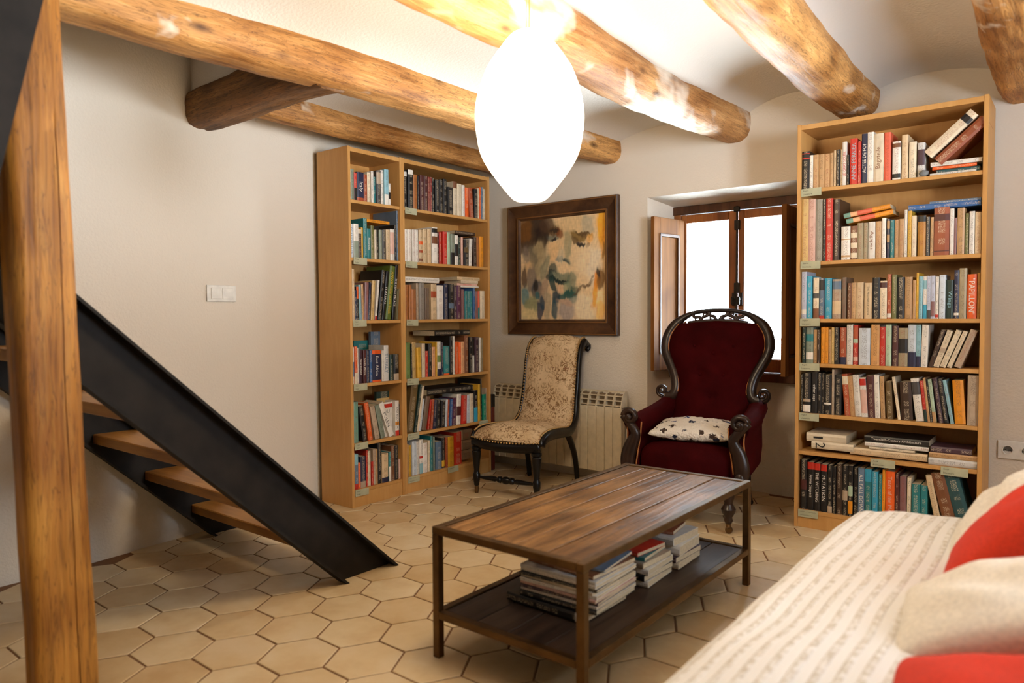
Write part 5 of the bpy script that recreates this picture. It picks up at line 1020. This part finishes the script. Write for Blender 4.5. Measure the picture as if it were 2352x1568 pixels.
for sh, rows in UP.items():
    rows = settle(sh, rows); Mf, zb = frame_for(sh); lim = LIM[sh[0]][int(sh[1])]
    for i, row in enumerate(rows):
        a, w, h, th, col = row[:5]; ex = row[5] if len(row) > 5 else {}
        a, w, h = a/1000, w/1000-.0008, min(h/1000, lim-.004); tr = math.radians(th)
        d = min(.235, max(.11, h*random.uniform(.62, .74)))
        if sh[0] == 'R': x0 = max(a, XR+.0185)
        else: x0 = max(a, (YA if sh[0] == 'N' else YA+.4005)+.0185)
        inset = random.uniform(0, .008)
        ex_w = w*math.cos(tr)
        if tr > 0: Lm = Matrix.Translation((x0+w*math.cos(tr), inset, .0004)) @ Matrix.Rotation(tr, 4, 'Y') @ Matrix.Translation((-w, 0, 0))
        else: Lm = Matrix.Translation((x0, inset, .0004)) @ Matrix.Rotation(tr, 4, 'Y')
        sz = 'slim' if w < .0155 else 'thick' if w > .038 else 'tall' if h > .235 else 'short' if h < .168 else 'upright'
        if abs(th) > 6: sz = 'leaning'
        lab = f"{sz} {WORDS.get(col, col)} book, {ordn(i+1)} from the left on the {SHELF[sh[0]][int(sh[1])]} shelf of the {CASE[sh[0]]} bookcase"
        k = 1.25 if sh[0] == 'R' else .75
        jobs.append([w*h*k+(1 if 't' in ex else 0), Mf @ Lm, w, d, h, col, ex, lab, f"books on the {CASE[sh[0]]} bookcase", 'book'])
def flat_job(Mw, L, th_, d, col, ex, lab, grp):
    """book on its side: spine along +x, local thickness -> z"""
    Rm = Matrix(((0, 0, 1), (0, 1, 0), (-1, 0, 0))).to_4x4()         # book z (height) -> x ; book x (thickness) -> -z
    jobs.append([9, Mw @ Matrix.Translation((0, 0, th_)) @ Rm, th_-.0006, d, L, col, dict(ex, flat=1), lab, grp, 'book'])
FT = {('R6', 0): dict(t='2', tc='black', big=.22), ('R6', 1): dict(t='1', tc='black', big=.30), ('R6', 5): dict(t='Twentieth-Century Architecture', tc='white'), ('N2', 0): dict(t='CHINA · HONGKONG', tc='black'), ('W3', 0): dict(t='BEGRAFTING, VITTALED EN EIGENDOM', tc='grey'), ('W3', 2): dict(t='WACHTER', tc='red'), ('R2', 0): dict(t='Michelin', tc='white') if False else {}}
TOPS = {}
for sh, rows in FLAT.items():
    Mf, zb = frame_for(sh)
    for i, (a, L, z, th_, col) in enumerate(rows):
        if sh in ('R1', 'R6'): pass
        z = max(z, 0)/1000+.0006; L /= 1000; th_ /= 1000; a /= 1000
        if sh[0] == 'R': L = min(L, XR+.78-a)
        ex = FT.get((sh, i), {})
        d = .20 if L > .18 else .15
        if sh == 'W6': d = .16
        lab = f"{WORDS.get(col, col)} book lying flat, {ordn(i+1)} of those on the {SHELF[sh[0]][int(sh[1])]} shelf of the {CASE[sh[0]]} bookcase"
        flat_job(Mf @ Matrix.Translation((a, .006+.003*(i % 3), z)), L, th_, d, col, ex, lab, f"books lying flat in the {CASE[sh[0]]} bookcase")
# tilted pairs
Mf, zb = frame_for('R1')
for col, x, z, lab in (('cream', 3.0056, 1.8755, 'thick cream book leaning at a slant on the top shelf of the window bookcase'), ('leather', 3.0460, 1.8395, 'reddish brown leather book leaning under the cream one, top shelf of the window bookcase')):
    w, h = .043, .238; jobs.append([9, Matrix.Translation((x, -.283, z)) @ Matrix.Rotation(math.radians(47.5), 4, 'Y') @ Matrix.Translation((-w/2, 0, -h/2)), w, .17, h, col, {'b': [(.78, .9, 'black')] if col == 'cream' else []}, lab, 'slanting books on the top shelf', 'book'])
for x, z, lab in ((2.678, 1.5385, 'lower of two orange-striped books lying tilted on the second shelf of the window bookcase'), (2.666, 1.5655, 'upper of two orange-striped books lying tilted on the second shelf of the window bookcase')):
    L, th_ = .205, .022; Mw = Matrix.Translation((x, -.281, z)) @ Matrix.Rotation(math.radians(-8.2), 4, 'Y') @ Matrix.Translation((-L/2, 0, -th_/2))
    flat_job(Mw, L, th_, .13, 'amber', {'b': [(0, .15, 'seagreen'), (.15, .3, 'peach'), (.3, .62, 'salmon')]}, lab, 'tilted orange books')
# face-out and rear-row books of the narrow bookcase
Mf5, _ = frame_for('N5'); Mf4, _ = frame_for('N4')
jobs.append([9, Mf5 @ Matrix.Translation((-1.2185, .03, .0004)), .088, .022, .205, 'white', {'b': [(.84, .95, 'red')], 't': 'BALI', 'tc': 'darkgrey', 'face': 1}, 'white guidebook standing face out, fifth shelf of the narrow bookcase', 'face-out books', 'book'])
jobs.append([9, Mf5 @ Matrix.Translation((-1.19, .10, .0004)), .11, .02, .262, 'darkgreen', {'b': [(.7, .85, 'gold')], 'face': 1}, 'dark green book standing behind the front row, fifth shelf of the narrow bookcase', 'face-out books', 'book'])
jobs.append([9, Mf4 @ Matrix.Translation((-1.262, .215, .0004)), .125, .018, .235, 'teal', {'face': 1}, 'teal book standing behind the front row, fourth shelf of the narrow bookcase', 'face-out books', 'book'])
jobs.append([9, Mf4 @ Matrix.Translation((-1.165, .175, .0004)), .075, .02, .287, 'slate', {'b': [(0, .5, 'darkgrey')], 'face': 1}, 'tall greyish blue book behind the front row, fourth shelf of the narrow bookcase', 'face-out books', 'book'])
# stacks under the coffee table
Mt = Matrix.Translation
def stack(cx, cy, lst, name):
    z = .1485
    for i, (dx, dy, rz, L, d, th_, col, ex) in enumerate(lst):
        Mw = Mt((cx+dx, cy+dy, z)) @ Matrix.Rotation(math.radians(rz), 4, 'Z') @ Mt((-L/2, -d/2, 0))
        lab = f"{WORDS.get(col, col)} book, {ordn(i+1)} from the bottom of the {name} stack under the coffee table"
        flat_job(Mw, L, th_, d, col, ex, lab, 'books under the coffee table'); z += th_+.0004
stack(2.215, -2.085, [(-.035, -.012, -1, .30, .25, .028, 'black', {'b': [(.9, .98, 'white')]}), (.0, .0, 2, .285, .25, .016, 'black', {}), (.002, .004, 1, .285, .25, .010, 'white', {}), (0, .004, 3, .285, .255, .010, 'plum', {}), (.004, 0, 0, .285, .25, .009, 'pink', {}), (.0, .004, 2, .285, .255, .012, 'white', {}), (.002, .002, -2, .28, .25, .010, 'cream', {}), (0, 0, 3, .285, .255, .009, 'black', {}), (.003, .003, 0, .285, .25, .012, 'white', {}), (0, .0, 2, .28, .25, .011, 'lightgrey', {}), (.01, .01, -4, .26, .23, .013, 'brown', {}), (.01, .02, 6, .25, .21, .009, 'slate', {})], 'largest')
stack(2.215, -1.755, [(0, 0, 3, .25, .20, .022, 'white', {}), (.0, 0, -2, .25, .20, .020, 'black', {}), (.003, .002, 2, .25, .20, .020, 'white', {}), (0, 0, -3, .24, .19, .020, 'greige', {}), (-.01, 0, 4, .23, .18, .014, 'teal', {}), (-.012, .005, -6, .22, .17, .014, 'red', {})], 'middle')
stack(2.225, -1.525, [(0, 0, 2, .24, .20, .024, 'cream', {}), (0, 0, -2, .24, .20, .020, 'plum', {}), (.0, .006, 3, .235, .19, .036, 'white', {}), (-.006, .004, -3, .23, .19, .030, 'lightgrey', {}), (-.02, 0, 8, .19, .15, .014, 'leather', {})], 'farthest')
jobs.sort(key=lambda j: -j[0]); LIMIT = 322
SV, SF, SCc, SMk, SUv, SInk = [], [], [], [], [], []; PV, PFc = [], []
DARK = {'black', 'navy', 'maroon', 'plum', 'purple', 'darkbrown', 'darkgreen', 'darkteal', 'brown', 'red', 'rust', 'brick', 'leather', 'teal', 'blue', 'cyan', 'slate', 'darkgrey', 'olive', 'moss', 'emerald', 'orange', 'umber'}
for j, (ar, Mw, w, d, h, col, ex, lab, grp, cat) in enumerate(jobs):
    base = jit(PAL[col], .10); hard = (h > .2 and random.random() < .5) and not ex.get('flat')
    ink = lin(PAL['cream']) if col in DARK else random.choice([lin(PAL['darkbrown']), lin(PAL['darkgrey']), lin(PAL['brick'])])
    V, Fc, colr, mk, uv, P = book_geo(w, d, h, base, ex.get('b', ()), ink, hard)
    if 't' in ex: mk = [0]*len(mk)
    if j < LIMIT:
        o = link('book', cover_mesh(V, Fc, colr, mk, uv, ink)); o.matrix_world = Mw; tag(o, lab, cat, grp)
        me = bpy.data.meshes.new('pages'); me.from_pydata(P, [], PF); link('pages', me, MT['pages'], o)
        if 't' in ex:
            y = -min(.004, w*.10)-.0004
            if ex.get('flat'):
                big = ex.get('big')
                title(o, ex['t'], ex['tc'], w/2, y, h*(big or .5), (w*.85 if big else h*.9), (.045 if big else w*.5), 'flat' if big else 'up')
                if False: pass
            elif ex.get('face'): title(o, ex['t'], ex['tc'], w*.42, y, h*.74, w*.6, h*.10, 'flat')
            else: title(o, ex['t'], ex['tc'], w/2, y, h*.5, h*(.62 if ex.get('b') else .8), w*.62, 'up' if lab.find('top shelf of the window') > 0 else 'down')
    else:
        i0 = len(SV); SV += [tuple(Mw @ Vector(v)) for v in V]; SF += [tuple(i+i0 for i in f) for f in Fc]; SCc += colr; SMk += mk; SUv += uv; SInk += [ink]*len(Fc)
        i0 = len(PV); PV += [tuple(Mw @ Vector(v)) for v in P]; PFc += [tuple(i+i0 for i in f) for f in PF]
if SV:
    o = link('thin_books', cover_mesh(SV, SF, SCc, SMk, SUv, SInk, 'thin_books')); tag(o, 'the thinnest paperbacks wedged between the others on all shelves', 'books', kind='stuff')
    me = bpy.data.meshes.new('thin_pages'); me.from_pydata(PV, [], PFc); link('thin_pages', me, MT['pages'], o)
# rolled green papers at the end of a narrow shelf
bm = BM(); random.seed(3)
for k in range(3): box(bm, -.002*k-.006, -.002*k-.003, -.055+.004*k, .045, 0, .185-.006*k, .0008)
o = obj('paper_folder', bm, plain('olive_paper', (128, 118, 88), .8)); o.matrix_world = Mt((.235, -1.107, 1.0565)) @ Matrix.Rotation(PI/2, 4, 'Z') @ Matrix.Rotation(math.radians(5), 4, 'Y')
tag(o, 'olive paper folder at the right end of the third shelf, narrow bookcase', 'folder')
# small grey ornament
bm = BM(); bmesh.ops.create_icosphere(bm, subdivisions=3, radius=.018, matrix=Matrix.Translation((0, 0, .014)) @ Matrix.Diagonal((1.1, .8, .78, 1)))
for v in bm.verts:
    v.co *= 1+.16*noise.noise(v.co*70); v.co.z = max(0, v.co.z)
o = obj('stone_ornament', bm, plain('grey_stone', (120, 122, 122), .7, 0, .4, 120), None, True); o.location = (2.905, -.296, 1.6985); tag(o, 'small grey stone on the top shelf in front of a white book', 'stone')
# ------------------------------------------------------------------ handwritten shelf labels
def squig(bm, x, z, L, a, seed):
    random.seed(seed); n = int(L/.0022); pts = [(x+L*i/n, -.0012, z+a*random.uniform(-1, 1)*(1 if i % 2 else -.4)) for i in range(n+1)]
    tube(bm, pts, .0005, 4)
def shelf_label(sh, off, lines, wlab=.096, tilt=0, seed=0, where=''):
    Mf, zb = frame_for(sh); x0 = (XR if sh[0] == 'R' else YA if sh[0] == 'N' else YA+.4005)+.019+off
    fy = -.0195+.0010 if sh[0] == 'R' else -.0178+.0008
    Mw = Mf @ Mt((x0, fy, -.017)) @ Matrix.Rotation(math.radians(tilt), 4, 'Y')
    bm = BM(); box(bm, 0, wlab, -.0007, 0, -.0195, .0185); o = obj('shelf_label', bm, MT['paper']); o.matrix_world = Mw
    tag(o, f"pale green handwritten label {where}on the {SHELF[sh[0]][int(sh[1])]} shelf edge of the {CASE[sh[0]]} bookcase", 'label', 'handwritten shelf labels')
    for k, ln in enumerate(lines):
        z = .008-.0165*k
        if ln == '~':
            bm = BM(); squig(bm, .010, z, .055+.01*((seed+k) % 3), .0026, seed*7+k); obj('handwriting', bm, MT['inkdark'], o)
        else:
            t_ = title(o, ln, 'black', .012+.0019*len(ln), -.0011, z, .0042*len(ln), .0085, 'flat'); t_.name = 'handwriting'
for sh, off, lines in (('R1', .002, ['French', 'Literature']), ('R2', .002, ['Spanish', 'Literature']), ('R3', .002, ['English', 'Literature']), ('R4', .002, ['English', 'Literature']), ('R5', .002, ['English', 'Literature']), ('R7', .002, ['~', '~']),
                       ('N2', .012, ['Travel', 'Guides']), ('N3', .003, ['Travel', 'Guides']), ('N4', .002, ['Travel', 'Guides']), ('N5', .003, ['Travel', 'Guides']), ('N6', .003, ['Travel', 'Guides']),
                       ('W1', .003, ['Dutch', 'Literature']), ('W2', .003, ['Dutch', 'Literature']), ('W3', .006, ['Dutch', 'Literature']), ('W4', .004, ['Dutch', 'Literature']), ('W5', .004, ['~', '~']), ('W6', .004, ['~', '~'])):
    shelf_label(sh, off, lines, .096, random.uniform(-1.5, 1.5), ord(sh[0])+int(sh[1]))
shelf_label('R6', .335, ['Art &', 'Architecture'], .105, 0, 3, 'in the middle ')
shelf_label('R6', .625, ['Dutch', 'Literature'], .105, 1, 5, 'at the end ')
shelf_label('W5', .66, ['~', '~'], .09, -1, 8, 'at the end ')
shelf_label('W6', .35, ['~'], .10, -2, 9, 'in the middle ')
